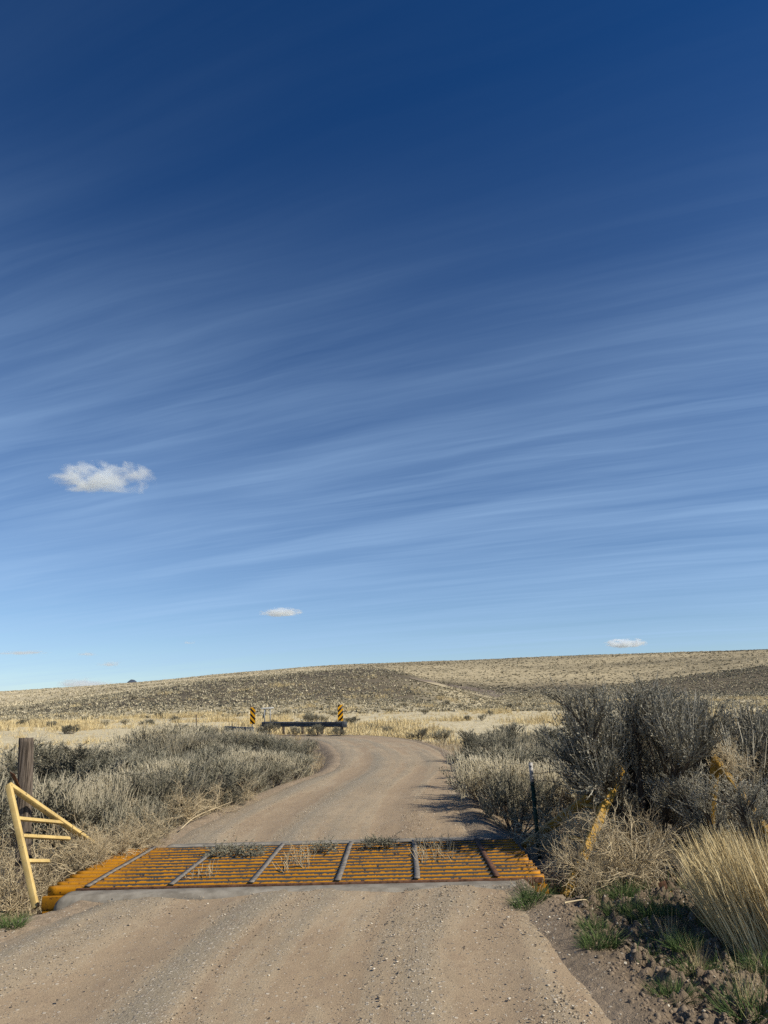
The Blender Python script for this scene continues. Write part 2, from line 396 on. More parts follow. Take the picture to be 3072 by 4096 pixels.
# ---------------------------------------------------------------- the road's course and the cattle guard's frame
CL = np.array([(-0.95, -8, 2.3), (-0.99, 3, 2.27), (-0.98, 5, 2.24), (-0.83, 6.2, 2.07), (-0.66, 7.2, 1.86), (-0.85, 9, 2.0), (-0.82, 12, 2.05), (-0.36, 16.5, 1.95), (0.10, 20, 1.72),
               (0.16, 24, 1.80), (-0.10, 29, 2.00), (-0.75, 35, 2.15), (-1.75, 40.5, 2.25), (-3.4, 44.6, 2.3), (-5.6, 46.4, 2.25), (-9.5, 48.4, 2.25), (-13, 50.2, 2.25)])
def spline(pts, n=12):
    P = np.vstack([2 * pts[0] - pts[1], pts, 2 * pts[-1] - pts[-2]]); out = []
    for i in range(1, len(P) - 2):
        for t in np.arange(n) / n:
            a, b, c, d = P[i - 1], P[i], P[i + 1], P[i + 2]
            out.append(0.5 * (2 * b + (c - a) * t + (2 * a - 5 * b + 4 * c - d) * t * t + (3 * b - a - 3 * c + d) * t ** 3))
    out.append(pts[-1]); return np.array(out)
CLS = spline(CL, 8)
def road_dist(x, y):
    """distance beyond the road edge (negative inside), and signed lateral position"""
    x = np.asarray(x, float); y = np.asarray(y, float); best = np.full(x.shape, 1e9); lat = np.zeros(x.shape)
    for a, b in zip(CLS[:-1], CLS[1:]):
        dx, dy = b[0] - a[0], b[1] - a[1]; L2 = dx * dx + dy * dy
        t = np.clip(((x - a[0]) * dx + (y - a[1]) * dy) / L2, 0, 1)
        ex, ey = x - a[0] - t * dx, y - a[1] - t * dy; dd = np.hypot(ex, ey); e = dd - (a[2] + t * (b[2] - a[2]))
        up = e < best; best = np.where(up, e, best); lat = np.where(up, np.sign(ex * dy - ey * dx) * dd, lat)
    return best, lat
def road_z(x, y):
    tilt = 0.020 * (1 - sstep(14, 34, y)); return tilt * (x + 0.65) + 0.03 * sstep(3.5, 7.0, y) * (1 - sstep(9, 14, y)) - 0.10 * sstep(30, 45, y)
GNR = at_z(2178, 3478, 0.125); GNL0 = at_z(186, 3548, 0.035)
GU = GNR - GNL0; GW = float(np.hypot(GU[0], GU[1])); GANG = math.atan2(GU[1], GU[0]) ; GD = 1.92
gu = np.array([math.cos(GANG), math.sin(GANG)]); gn = np.array([-gu[1], gu[0]])
print('guard', GNL0, GNR, 'width', GW, 'angle', math.degrees(GANG))
def gpt(a, b, z=0.0):
    """guard frame: a metres along the near edge from its left end, b metres away, z above its top plane"""
    q = GNL0[:2] + gu * a + gn * b
    return np.array([q[0], q[1], GNL0[2] + (GNR[2] - GNL0[2]) * a / GW + z])

# ---------------------------------------------------------------- terrain
COLX = np.array([-1500, -700, 0, 360, 720, 1000, 1300, 1500, 1600, 1700, 1850, 1950, 2050, 2250, 2500, 2800, 3072, 3800, 4600], float)
TD = np.array([130, 200, 300, 390, 480, 800, 1600], float)
TY = {-1500: [2912, 2890, 2862, 2855, 2845, 2800, 2830], -700: [2903, 2880, 2850, 2845, 2834, 2785, 2810], 0: [2892, 2868, 2838, 2836, 2826, 2767, 2790],
      360: [2889, 2845, 2788, 2787, 2786, 2745, 2768], 720: [2884, 2825, 2742, 2744, 2744, 2714, 2738], 1000: [2879, 2812, 2712, 2716, 2718, 2688, 2715],
      1300: [2871, 2800, 2686, 2692, 2700, 2666, 2690], 1500: [2866, 2796, 2674, 2688, 2700, 2657, 2682], 1600: [2862, 2800, 2692, 2712, 2718, 2654, 2680],
      1700: [2858, 2808, 2722, 2742, 2735, 2651, 2678], 1850: [2855, 2820, 2764, 2764, 2748, 2646, 2674], 1950: [2854, 2824, 2787, 2776, 2752, 2642, 2670],
      2050: [2853, 2825, 2796, 2778, 2756, 2638, 2668], 2250: [2851, 2824, 2794, 2776, 2752, 2629, 2660], 2500: [2848, 2822, 2776, 2744, 2748, 2620, 2652],
      2800: [2845, 2818, 2774, 2704, 2712, 2609, 2645], 3072: [2842, 2815, 2774, 2668, 2680, 2599, 2638], 3800: [2836, 2808, 2770, 2640, 2650, 2580, 2620],
      4600: [2830, 2800, 2765, 2640, 2645, 2575, 2610]}
AZ = []; TZ = []
for cx in COLX:
    r_ = ray(cx, 2750); AZ.append(math.atan2(r_[0], r_[1])); row = []
    for D, yy in zip(TD, TY[int(cx)]):
        r_ = ray(cx, yy); row.append(EYE + r_[2] / math.hypot(r_[0], r_[1]) * D)
    zp = np.interp(cx, [0, 1500, 3072], [-0.65, -0.85, -0.95])
    TZ.append([zp * 0.8, zp] + row + [row[-1] * 0.6])
AZ = np.array(AZ); TZ = np.array(TZ); LD = np.log(np.concatenate([[25, 60], TD, [12000]]))
AF = np.linspace(AZ[0], AZ[-1], 321)
def smooth_cols(Z):
    out = np.empty((len(AF), Z.shape[1]))
    for j in range(Z.shape[1]):
        out[:, j] = np.interp(AF, AZ, Z[:, j])
    k = np.exp(-0.5 * (np.arange(-9, 10) / 3.2) ** 2); k /= k.sum()
    pad = np.pad(out, ((9, 9), (0, 0)), mode='edge')
    return np.stack([np.convolve(pad[:, j], k, 'valid') for j in range(out.shape[1])], 1)
TZS = smooth_cols(TZ)
def far_z(x, y):
    r = np.maximum(np.hypot(x, y), 25.0); a = np.arctan2(x, y)
    ai = np.clip((a - AF[0]) / (AF[-1] - AF[0]) * (len(AF) - 1), 0, len(AF) - 1.001); i = ai.astype(int); fa = ai - i
    l = np.log(r); j = np.clip(np.searchsorted(LD, l) - 1, 0, len(LD) - 2)
    def val(ii):
        jm, jp, jq = np.maximum(j - 1, 0), j + 1, np.minimum(j + 2, len(LD) - 1)
        p0, p1, p2, p3 = TZS[ii, jm], TZS[ii, j], TZS[ii, jp], TZS[ii, jq]
        h = LD[jp] - LD[j]; t = np.clip((l - LD[j]) / h, 0, 1)
        d1, d2 = (p1 - p0) / np.maximum(LD[j] - LD[jm], 1e-6), (p3 - p2) / np.maximum(LD[jq] - LD[jp], 1e-6); dm = (p2 - p1) / h
        m1 = np.where(d1 * dm > 0, 2 * d1 * dm / np.where(d1 + dm == 0, 1, d1 + dm), 0) * h
        m2 = np.where(d2 * dm > 0, 2 * d2 * dm / np.where(d2 + dm == 0, 1, d2 + dm), 0) * h
        return (2 * t ** 3 - 3 * t * t + 1) * p1 + (t ** 3 - 2 * t * t + t) * m1 + (-2 * t ** 3 + 3 * t * t) * p2 + (t ** 3 - t * t) * m2
    z = val(i) * (1 - fa) + val(i + 1) * fa
    hilly = sstep(150, 300, r)
    return z + hilly * (fbm(x / 60, y / 60, 5) * 2.6 + fbm(x / 14, y / 14, 9, 3) * 0.7) * np.clip(r / 500, 0.3, 1.0)
def base_z(x, y):
    """ground surface without the road's cut"""
    x = np.asarray(x, float); y = np.asarray(y, float); e, lat = road_dist(x, y); ee = np.maximum(e, 0)
    zr = road_z(x, y); zr = np.where(ee > 1.0, road_z(np.clip(x, -4, 3), y), zr)
    right = (x > -0.8) & (y < 9.5)
    drop = np.where(right, -(0.05 + 0.11 * sstep(6.5, 7.2, y)) * sstep(0.0, 0.45, ee) - 0.07 * sstep(1.2, 3.5, ee), -0.27 * sstep(0.0, 0.8, ee) - 0.14 * sstep(1.2, 5, ee))
    z = zr + drop
    r = np.hypot(x, y); front = sstep(-0.2, 0.4, y / np.maximum(r, 1e-6))
    t = sstep(22, 60, r) * sstep(0.5, 12, ee) * front
    z = z * (1 - t) + far_z(x, y) * t
    far = sstep(75, 110, r) * front; z = z * (1 - far) + far_z(x, y) * far
    out = sstep(0.05, 0.8, ee)
    z = z + sstep(0.5, 2.5, ee) * fbm(x * 0.8, y * 0.8, 21) * 0.10 + out * (0 + fbm(x * 5, y * 5, 31, 3) * 0.035)
    return z
def ground_z(x, y):
    x = np.asarray(x, float); y = np.asarray(y, float); e, lat = road_dist(x, y); z = base_z(x, y)
    inside = 1 - sstep(-0.35, 0.05, e + fbm(x * 3, y * 3, 41) * 0.10)
    z = z - 0.055 * inside
    # churned clods on the near right shoulder
    cl = sstep(0.02, 0.35, e) * (x > 0) * (1 - sstep(7.6, 9.0, y)) * sstep(-1, 0.5, e)
    c = np.abs(fbm(x * 6, y * 6, 51, 4)); z = z + cl * (0.34 * c + 0.20 * fbm(x * 17, y * 17, 61, 3) - 0.03)
    # pit under the cattle guard
    qx, qy = x - GNL0[0], y - GNL0[1]; a, b = qx * gu[0] + qy * gu[1], qx * gn[0] + qy * gn[1]
    pit = sstep(-0.12, 0.03, a) * (1 - sstep(GW - 0.03, GW + 0.12, a)) * sstep(-0.05, 0.05, b) * (1 - sstep(GD - 0.05, GD + 0.05, b))
    z = z - 0.13 * (sstep(GW - 0.22, GW - 0.05, a) * (1 - sstep(GW + 0.25, GW + 0.7, a)) + 1.25 * sstep(-0.6, -0.25, a) * (1 - sstep(0.15, 0.45, a))) * sstep(-0.75, -0.25, b) * (1 - sstep(0.5, 1.2, b))
    return z * (1 - pit) + (-0.55) * pit

def make_ground():
    azl = np.radians(np.concatenate([np.linspace(-180, -36, 40)[:-1], np.arange(-36, 36.01, 0.13), np.linspace(36, 180, 40)[1:]]))
    rr = np.concatenate([[0.05, 0.5, 1.2, 2, 2.8], np.exp(np.linspace(math.log(3.4), math.log(14), 400)),
                         np.exp(np.linspace(math.log(14), math.log(90), 130))[1:], np.exp(np.linspace(math.log(90), math.log(1700), 170))[1:],
                         [2000, 2600, 3500, 5000, 8000, 12000]])
    A, R = np.meshgrid(azl, rr); x = (R * np.sin(A)).ravel(); y = (R * np.cos(A)).ravel()
    z = ground_z(x, y); V = np.stack([x, y, z], 1)
    na, nr = len(azl), len(rr); j = np.arange(na - 1); i = np.arange(nr - 1)
    I, J = np.meshgrid(i, j, indexing='ij'); q = I * na + J
    Fq = np.stack([q, q + 1, q + na + 1, q + na], -1).reshape(-1, 4)
    r = np.hypot(x, y); e, lat = road_dist(x, y); a = np.arctan2(x, y)
    soil = np.array([0.175, 0.130, 0.088]); litter = np.array([0.235, 0.190, 0.130]); pale = np.array([0.53, 0.458, 0.305]); straw = np.array([0.40, 0.315, 0.185])
    hill = np.array([0.108, 0.089, 0.061]); farc = np.array([0.36, 0.30, 0.19]); shoulder = np.array([0.275, 0.212, 0.148])
    def mx(c, d, t): return c * (1 - t[:, None]) + d * t[:, None]
    n = fbm(x * 0.35, y * 0.35, 71); nb = fbm(x / 40, y / 40, 73); nm = fbm(x / 9, y / 9, 77)
    c = np.broadcast_to(litter, V.shape).copy()
    c = mx(c, shoulder, (1 - sstep(0.5, 2.6, e + n)) * (1 - sstep(30, 60, r)) * sstep(-7, -3, x + (y < 40) * 20))
    c = mx(c, np.array([0.162, 0.123, 0.085]), ((x > 0) & (y < 8.3)) * sstep(-0.15, 0.25, e + 0.4 * n) * (1 - sstep(2.6, 4.2, e)))
    c = mx(c, pale, sstep(26, 44, r + n * 12) * sstep(1.2, 3.0, e))
    c = mx(c, straw, sstep(0.10, 0.22, nm + 0.3 * nb) * sstep(40, 70, r) * 0.8)
    fronthill = sstep(150, 205, r + nb * 60) * (1 - sstep(0.02, 0.11, a + nb * 0.03)) * (1 - sstep(300, 345, r + nb * 30))
    righthill = sstep(250, 300, r + nb * 30) * (1 - sstep(380, 410, r + nb * 30)) * sstep(0.19, 0.30, a)
    midband = sstep(330, 380, r + nb * 40) * (1 - sstep(480, 560, r + nb * 90)) * sstep(0.02, 0.08, a) * (1 - sstep(0.30, 0.4, a)) * 0.75
    c = mx(c, farc, sstep(200, 320, r)); c = mx(c, np.array([0.47, 0.40, 0.265]), sstep(330, 420, r) * (1 - sstep(-0.12, 0.05, a))); c = mx(c, hill, np.clip(fronthill + righthill + midband, 0, 1))
    c = c * (1 + (0.7 * nb + 0.9 * fbm(x / 70, y / 14, 79))[:, None] * sstep(60, 200, r)[:, None])
    peb = np.clip((1 - sstep(0.5, 3.2, e)), 0, 1) * (1 - sstep(20, 40, r))
    me = mesh_data('ground', V, [Fq], M['ground'], True)
    at = me.color_attributes.new('gcol', 'FLOAT_COLOR', 'POINT')
    at.data.foreach_set('color', np.concatenate([np.clip(c, 0.01, 1), peb[:, None]], 1).astype(np.float32).ravel())
    tag(link('ground', me), kind='structure')
make_ground()

def make_road(name, s0, s1, rows):
    """strip along the centre line; wheel ruts and loose gravel between them"""
    seg = np.concatenate([[0], np.cumsum(np.hypot(*(np.diff(CLS[:, :2], axis=0).T)))])
    yv = CLS[:, 1]; sA = np.interp(s0, yv, seg); sB = np.interp(s1, yv, seg); s = sA + (sB - sA) * np.linspace(0, 1, rows)
    cx, cy, hw = (np.interp(s, seg, CLS[:, k]) for k in range(3))
    k = np.ones(9) / 9; sm = lambda v: np.convolve(np.pad(v, 4, mode='edge'), k, 'valid')
    tx, ty = sm(np.gradient(cx)), sm(np.gradient(cy)); l = np.hypot(tx, ty); nx, ny = ty / l, -tx / l
    u = np.linspace(-1, 1, 91); off = u[None] * (hw[:, None] + 0.30)
    X = cx[:, None] + nx[:, None] * off; Y = cy[:, None] + ny[:, None] * off
    if name == 'road':   # end square to the guard's sills
        qx, qy = X - GNL0[0], Y - GNL0[1]; b = qx * gn[0] + qy * gn[1]
        if s0 < 5: lim = -0.14 - 0.12 * np.clip(((qx * gu[0] + qy * gu[1]) / GW - 0.5) * 2, -1, 1) ** 2 + 0.08 * fbm(X * 3, Y * 0 + 1, 86); mv = np.minimum(lim - b, 0)
        else: lim = GD + 0.17; mv = np.maximum(lim - b, 0)
        X = X + gn[0] * mv; Y = Y + gn[1] * mv
    rut = lambda c, wd: np.exp(-((off - c) / wd) ** 2)
    ruts = rut(-0.95, 0.34) + rut(0.72, 0.34) + 0.6 * rut(1.55, 0.22)
    edge = sstep(hw[:, None] - 0.42, hw[:, None] + 0.28, np.abs(off) + 0.13 * fbm(X * 4, Y * 4, 85, 4))
    nz = fbm(X * 1.1, Y * 0.6, 81) ; nz2 = fbm(X * 7, Y * 4, 83, 3)
    Z = road_z(X, Y) - 0.030 * ruts + 0.02 * nz + 0.012 * nz2 - 0.085 * edge
    lane = fbm(off * 2.6 + 9, s[:, None] * 0.10, 87, 4) ; lane2 = fbm(off * 7 + 3, s[:, None] * 0.22, 88, 3)
    Z = Z + 0.022 * lane + 0.012 * lane2
    g = np.clip(0.52 - 0.60 * ruts + 2.3 * lane + 1.3 * lane2 + 0.7 * nz + 0.3 * nz2 + 0.45 * edge, 0, 1)
    V = np.stack([X, Y, Z], -1).reshape(-1, 3); n = X.shape[1]
    I, J = np.meshgrid(np.arange(rows - 1), np.arange(n - 1), indexing='ij'); q = I * n + J
    me = mesh_data(name, V, [np.stack([q, q + 1, q + n + 1, q + n], -1).reshape(-1, 4)], M['road'], True)
    at = me.attributes.new('gravel', 'FLOAT', 'POINT'); at.data.foreach_set('value', g.astype(np.float32).ravel())
    tag(link(name, me), kind='structure')
make_road('road', -7.5, 7.4, 420); make_road('road', 8.2, 44.4, 520)
def on_ground(x, y, dz=0.0): return np.array([x, y, float(ground_z(np.array([x]), np.array([y]))[0]) + dz])
def on_px(x, y, it=12):
    """world point on the ground seen at a photo pixel (march along the ray)"""
    d = ray(x, y); t = np.geomspace(2.5, 1500, 2500); P = np.array([0, 0, EYE]) + d * t[:, None]
    dz = P[:, 2] - base_z(P[:, 0], P[:, 1]); k = np.argmax(dz < 0)
    if not (dz < 0).any(): k = len(t) - 1
    return on_ground(P[k, 0], P[k, 1])

# ---------------------------------------------------------------- far setting: hill track, mountain
def make_track():
    up = [(1640, 2712), (1700, 2724), (1786, 2738), (1899, 2751), (1965, 2762), (2025, 2776)]
    lo = [(1640, 2716), (1700, 2731), (1795, 2756), (1866, 2771), (1928, 2790), (1985, 2800)]
    yr = [430, 405, 375, 345, 322, 300]
    A = []
    for (x1, y1), (x2, y2), D in zip(up, lo, yr):
        for x, y in ((x1, y1), (x2, y2)):
            d = ray(x, y); t = np.linspace(250, 620, 1500); P = np.array([0, 0, EYE]) + d * t[:, None]
            below = P[:, 2] < far_z(P[:, 0], P[:, 1]); k = int(np.argmax(below)) if below.any() else int(np.argmin(np.abs(t - D)))
            A.append(P[k, :2])
    A = np.array(A).reshape(-1, 2, 2); n = 60; ti = np.linspace(0, len(A) - 1, n)
    L = np.stack([np.interp(ti, np.arange(len(A)), A[:, 0, k]) for k in (0, 1)], 1); Rr = np.stack([np.interp(ti, np.arange(len(A)), A[:, 1, k]) for k in (0, 1)], 1)
    wv = np.linspace(0, 1, 9)[None, :, None]; XY = L[:, None] * (1 - wv) + Rr[:, None] * wv
    Z = far_z(XY[..., 0], XY[..., 1]) + 0.25; V = np.concatenate([XY, Z[..., None]], -1).reshape(-1, 3)
    I, J = np.meshgrid(np.arange(n - 1), np.arange(8), indexing='ij'); q = I * 9 + J
    tag(mk('hill_track', V, np.stack([q, q + 9, q + 10, q + 1], -1).reshape(-1, 4), M['track'], smooth=True, tint=np.broadcast_to(np.linspace(0, 1, 9), (n, 9)).ravel()), kind='structure')
    return A.mean(1)
TRK = make_track()
def make_mountain():
    c = at_y(528, 2716, 16000); b = np.linspace(-900, 900, 61); d = np.linspace(-900, 900, 31)
    X, Y = np.meshgrid(b, d, indexing='ij'); h = np.exp(-(np.abs(X) / 330) ** 1.7) * 0.75 + 0.25 * np.exp(-((X - 120) / 420) ** 2)
    Z = (c[2] + 60) * h * np.exp(-(Y / 600) ** 2) + fbm(X / 130, Y / 130, 3) * 50 - 60
    V = np.stack([X + c[0], Y + c[1], Z], -1).reshape(-1, 3); I, J = np.meshgrid(np.arange(60), np.arange(30), indexing='ij'); q = I * 31 + J
    tag(mk('mountain', V, np.stack([q, q + 31, q + 32, q + 1], -1).reshape(-1, 4), M['mountain'], smooth=True), kind='structure')
make_mountain()

# ---------------------------------------------------------------- cattle guard and its concrete sills
GZ = (GNR[2] - GNL0[2]) / GW
GM = Matrix(((gu[0], gn[0], 0, GNL0[0]), (gu[1], gn[1], 0, GNL0[1]), (GZ, 0, 1, GNL0[2]), (0, 0, 0, 1)))
def gframe(o):
    l, r, s = GM.decompose(); o.location = l; o.rotation_euler = r.to_euler(); return o
def bevelled(o, wdt=0.01, seg=2):
    b = o.modifiers.new('edge', 'BEVEL'); b.width = wdt; b.segments = seg; b.limit_method = 'ANGLE'; return o
def cattle_guard():
    g = gframe(empty('cattle_guard', (0, 0, 0), 'chipped yellow steel cattle guard grid set across the gravel road', 'cattle guard'))
    n = 13; pitch = (GD - 0.10) / (n - 1)
    for k in range(n):
        y = 0.05 + k * pitch; K = 60; x = np.linspace(0.0, GW, K)
        x0 = rng.uniform(0.0, 0.03)
        prof = [(-0.026, -0.115, 0.0), (-0.020, -0.030, 0.55), (-0.017, -0.001, 1.0), (0.017, -0.001, 1.0), (0.020, -0.03, 0.35), (0.026, -0.115, 0.0)]
        wv = fbm(x * 1.3 + k * 7, x * 0 + k, 5) * 0.010; V = []; T = []
        for py, pz, tt in prof:
            V.append(np.stack([np.clip(x, x0, GW - x0 * 0.6), y + py + wv * 0.5, pz + wv], 1)); T.append(np.full(K, tt))
        V = np.stack(V, 1).reshape(-1, 3); m_ = len(prof); mb = MB()
        I, J = np.meshgrid(np.arange(K - 1), np.arange(m_), indexing='ij')
        a = I * m_ + J; b = I * m_ + (J + 1) % m_
        Fq = np.stack([a, b, b + m_, a + m_], -1).reshape(-1, 4)
        cap = [[0, 5, 4, 1], [1, 4, 3, 2], [(K - 1) * m_ + i for i in (0, 1, 4, 5)], [(K - 1) * m_ + i for i in (1, 2, 3, 4)]]
        mb.add(V, np.concatenate([Fq, cap]), 0, np.stack(T, 1).reshape(-1)); mb.build('rail', M['guard_paint'], g)
    for fr in (0.083, 0.252, 0.413, 0.587, 0.747, 0.905):
        K = 46; y = np.linspace(-0.01, GD + 0.01, K); ph = (y - 0.05) / pitch
        z = 0.008 - 0.003 * np.sin(np.pi * (ph % 1.0)) * rng.uniform(0.5, 1.0, K); xx = fr * GW + fbm(y * 2, y * 0 + fr * 50, 9) * 0.02
        hw = 0.026 + 0.005 * fbm(y * 5, y * 0 + fr * 30, 19)
        V = np.stack([np.stack([xx - hw, y, z], 1), np.stack([xx + hw, y, z], 1), np.stack([xx + hw, y, z - 0.010], 1), np.stack([xx - hw, y, z - 0.010], 1)], 1).reshape(-1, 3)
        I, J = np.meshgrid(np.arange(K - 1), np.arange(4), indexing='ij'); a = I * 4 + J; b = I * 4 + (J + 1) % 4
        mk('strap', V, np.concatenate([np.stack([a, a + 4, b + 4, b], -1).reshape(-1, 4), [[0, 1, 2, 3], [K * 4 - 1, K * 4 - 2, K * 4 - 3, K * 4 - 4]]]), [M['rust'] if fr > 0.9 else M['strap']], g)
    for y0, sgn in ((-0.012, -1), (GD + 0.012, 1)):
        mb = MB().box((GW / 2, y0 + sgn * 0.02, -0.125), (GW / 2 + 0.012, 0.022, 0.055)); mb.box((GW / 2, y0 + sgn * 0.014, -0.315), (GW / 2 + 0.004, 0.020, 0.13))
        bevelled(mb.build('girder', M['girder_paint'], g), 0.006)
    bevelled(MB().box((GW * 0.53, -0.050, -0.030), (GW * 0.465, 0.017, 0.022)).build('edge_bar', M['rust'], g), 0.004)
    for x0 in (-0.020, GW + 0.020):
        bevelled(MB().box((x0, GD / 2, -0.26), (0.008, GD / 2 - 0.02, 0.135)).build('end_plate', M['girder_paint'], g), 0.003)
    return g
cattle_guard()
def sill(y0, y1, x0, x1, label):
    g = gframe(empty('concrete_sill', (0, 0, 0), label, 'concrete sill', 'concrete sills of the cattle guard'))
    K = 120; x = np.linspace(x0, x1, K); endr = np.minimum(np.minimum(x - x0, x1 - x), 0.10) / 0.10; rz = -0.05 * (1 - np.sqrt(np.clip(1 - (1 - endr) ** 2, 0, 1)))
    ring = [(y0, -0.75), (y0, -0.065), (y0 + 0.03, -0.028), (y1 - 0.02, -0.020), (y1, -0.038), (y1, -0.75)]
    V = []
    for i, (yy, zz_) in enumerate(ring):
        nz = fbm(x * 6, x * 0 + i, 15) * 0.012
        V.append(np.stack([x, yy + nz * (1 if y0 < 0 and i < 3 else 0.3), zz_ + (rz + nz * 0.5 if zz_ > -0.5 else 0 * rz)], 1))
    V = np.stack(V, 1).reshape(-1, 3); m_ = len(ring); I, J = np.meshgrid(np.arange(K - 1), np.arange(m_), indexing='ij'); a = I * m_ + J; b = I * m_ + (J + 1) % m_
    cap = [[0, 1, 4, 5], [1, 2, 3, 4], [(K - 1) * m_ + i for i in (5, 4, 1, 0)], [(K - 1) * m_ + i for i in (4, 3, 2, 1)]]
    o = mk('slab', V, np.concatenate([np.stack([a, a + m_, b + m_, b], -1).reshape(-1, 4), cap]), M['concrete'], None)
    # one mesh: make it the thing itself
    o.name = 'concrete_sill'; o.matrix_world = g.matrix_basis.copy(); gframe(o); bpy.data.objects.remove(g)
    o.name = 'concrete_sill'; tag(o, label, 'concrete sill', 'concrete sills of the cattle guard'); return o
sill(-0.29, -0.072, 0.21, GW - 0.20, 'grey concrete sill along the near edge of the yellow cattle guard')
sill(GD + 0.068, GD + 0.30, 0.42, GW - 0.35, 'grey concrete sill along the far edge of the yellow cattle guard')

def wing(root, P_near, P_far, P_apex, rungs, mat, w_=0.062, d_=0.075, out=None):
    n = np.cross(P_far - P_near, P_apex - P_near); n = n / np.linalg.norm(n)
    for a, nm in ((P_near, 'leg'), (P_far, 'leg')):
        bevelled(MB().beam(a, P_apex, w_, d_, n).build(nm, mat, root), 0.004)
    t0 = rungs[-1][0]; a0 = P_near * (1 - t0) + P_apex * t0; rd = P_far * (1 - rungs[-1][3]) + P_apex * rungs[-1][3] - a0
    for t, f0, f1, _ in rungs:
        a = P_near * (1 - t) + P_apex * t; s = rd
        bevelled(MB().beam(a + s * f0 + s / np.linalg.norm(s) * 0.03, a + s * f1, 0.034, 0.030, n).build('rung', mat, root), 0.003)
a_ = gpt(-0.075, -0.01, -0.17); b_ = gpt(-0.075, GD - 0.05, -0.10); ap = at_y(34, 3140, 7.75)
lw = empty('guard_wing', (0, 0, 0), 'cream yellow triangular steel wing with rungs leaning outward by the wooden post', 'guard wing', 'wings of the cattle guard')
wing(lw, a_, b_, ap, [(0.36, 0, 0.46, 0), (0.565, 0, 1.05, 0), (0.71, 0, 1, 0.52)], M['wing_paint'], 0.044, 0.055)
mb = MB(); mb.box(ap + np.array([0.02, 0.10, 0.03]), (0.035, 0.12, 0.004), np.array(Matrix.Rotation(-0.75, 3, 'X')) @ np.array(Matrix.Rotation(0.5, 3, 'Y')))
bevelled(mb.build('apex_plate', M['rust'], lw), 0.002)
a_ = gpt(GW + 0.16, -0.02, -0.24); b_ = gpt(GW + 0.12, GD + 0.05, -0.15); ap = at_y(2474, 3098, 8.55)
rw = empty('guard_wing', (0, 0, 0), 'ochre triangular steel wing leaning into the tall sagebrush beyond the tumbleweed', 'guard wing', 'wings of the cattle guard')
wing(rw, a_, b_, ap, [(0.40, 0, 1, 0), (0.68, 0, 1, 0.6)], M['ochre_paint'], 0.065, 0.085)
mb = MB(); mb.box(ap + np.array([-0.055, -0.075, -0.02]), (0.022, 0.004, 0.045), np.array(Matrix.Rotation(0.3, 3, 'Y'))); mb.build('reflector', M['white'], rw)
mb = MB(); mb.box(ap + np.array([-0.02, -0.03, 0.02]), (0.075, 0.03, 0.05), np.array(Matrix.Rotation(-0.5, 3, 'Y'))); bevelled(mb.build('apex_plate', M['ochre_paint'], rw), 0.004)
bp = empty('steel_brace', (0, 0, 0), 'loose ochre steel brace with a long bar sloping down behind the straw grass', 'steel brace')
p0, p1 = at_y(2862, 3040, 8.1), at_y(3150, 3290, 7.6); p2 = at_y(2805, 3300, 8.4); p2[2] = on_ground(p2[0], p2[1])[2] - 0.05; p1[2] = on_ground(p1[0], p1[1])[2] + 0.15
for q0, q1 in ((p0, p1), (p0, p2)):
    bevelled(MB().beam(q0, q1, 0.06, 0.075, (0.2, -1, 0.2)).build('bar', M['ochre_paint'], bp), 0.004)
mb = MB(); mb.box(p0, (0.03, 0.02, 0.055)); bevelled(mb.build('end_plate', M['ochre_paint'], bp), 0.004)
q = on_ground(*on_px(2668, 3585)[:2])
sb = empty('steel_bracket', q, 'small rusty steel bracket with a bolt hole and orange tip on the ground', 'steel bracket')
mb = MB(); mb.box((-0.02, 0, 0.075), (0.034, 0.006, 0.055), np.array(Matrix.Rotation(-0.25, 3, 'Y'))); bevelled(mb.build('plate', M['rust'], sb), 0.003)
mb = MB(); mb.tube([(-0.028, -0.012, 0.085), (-0.028, -0.004, 0.085)], 0.012, 10); mb.build('bolt', M['wire'], sb)
mb = MB(); mb.box((0.055, -0.01, 0.022), (0.055, 0.025, 0.022), np.array(Matrix.Rotation(0.35, 3, 'Y'))); bevelled(mb.build('foot', M['girder_paint'], sb), 0.004)

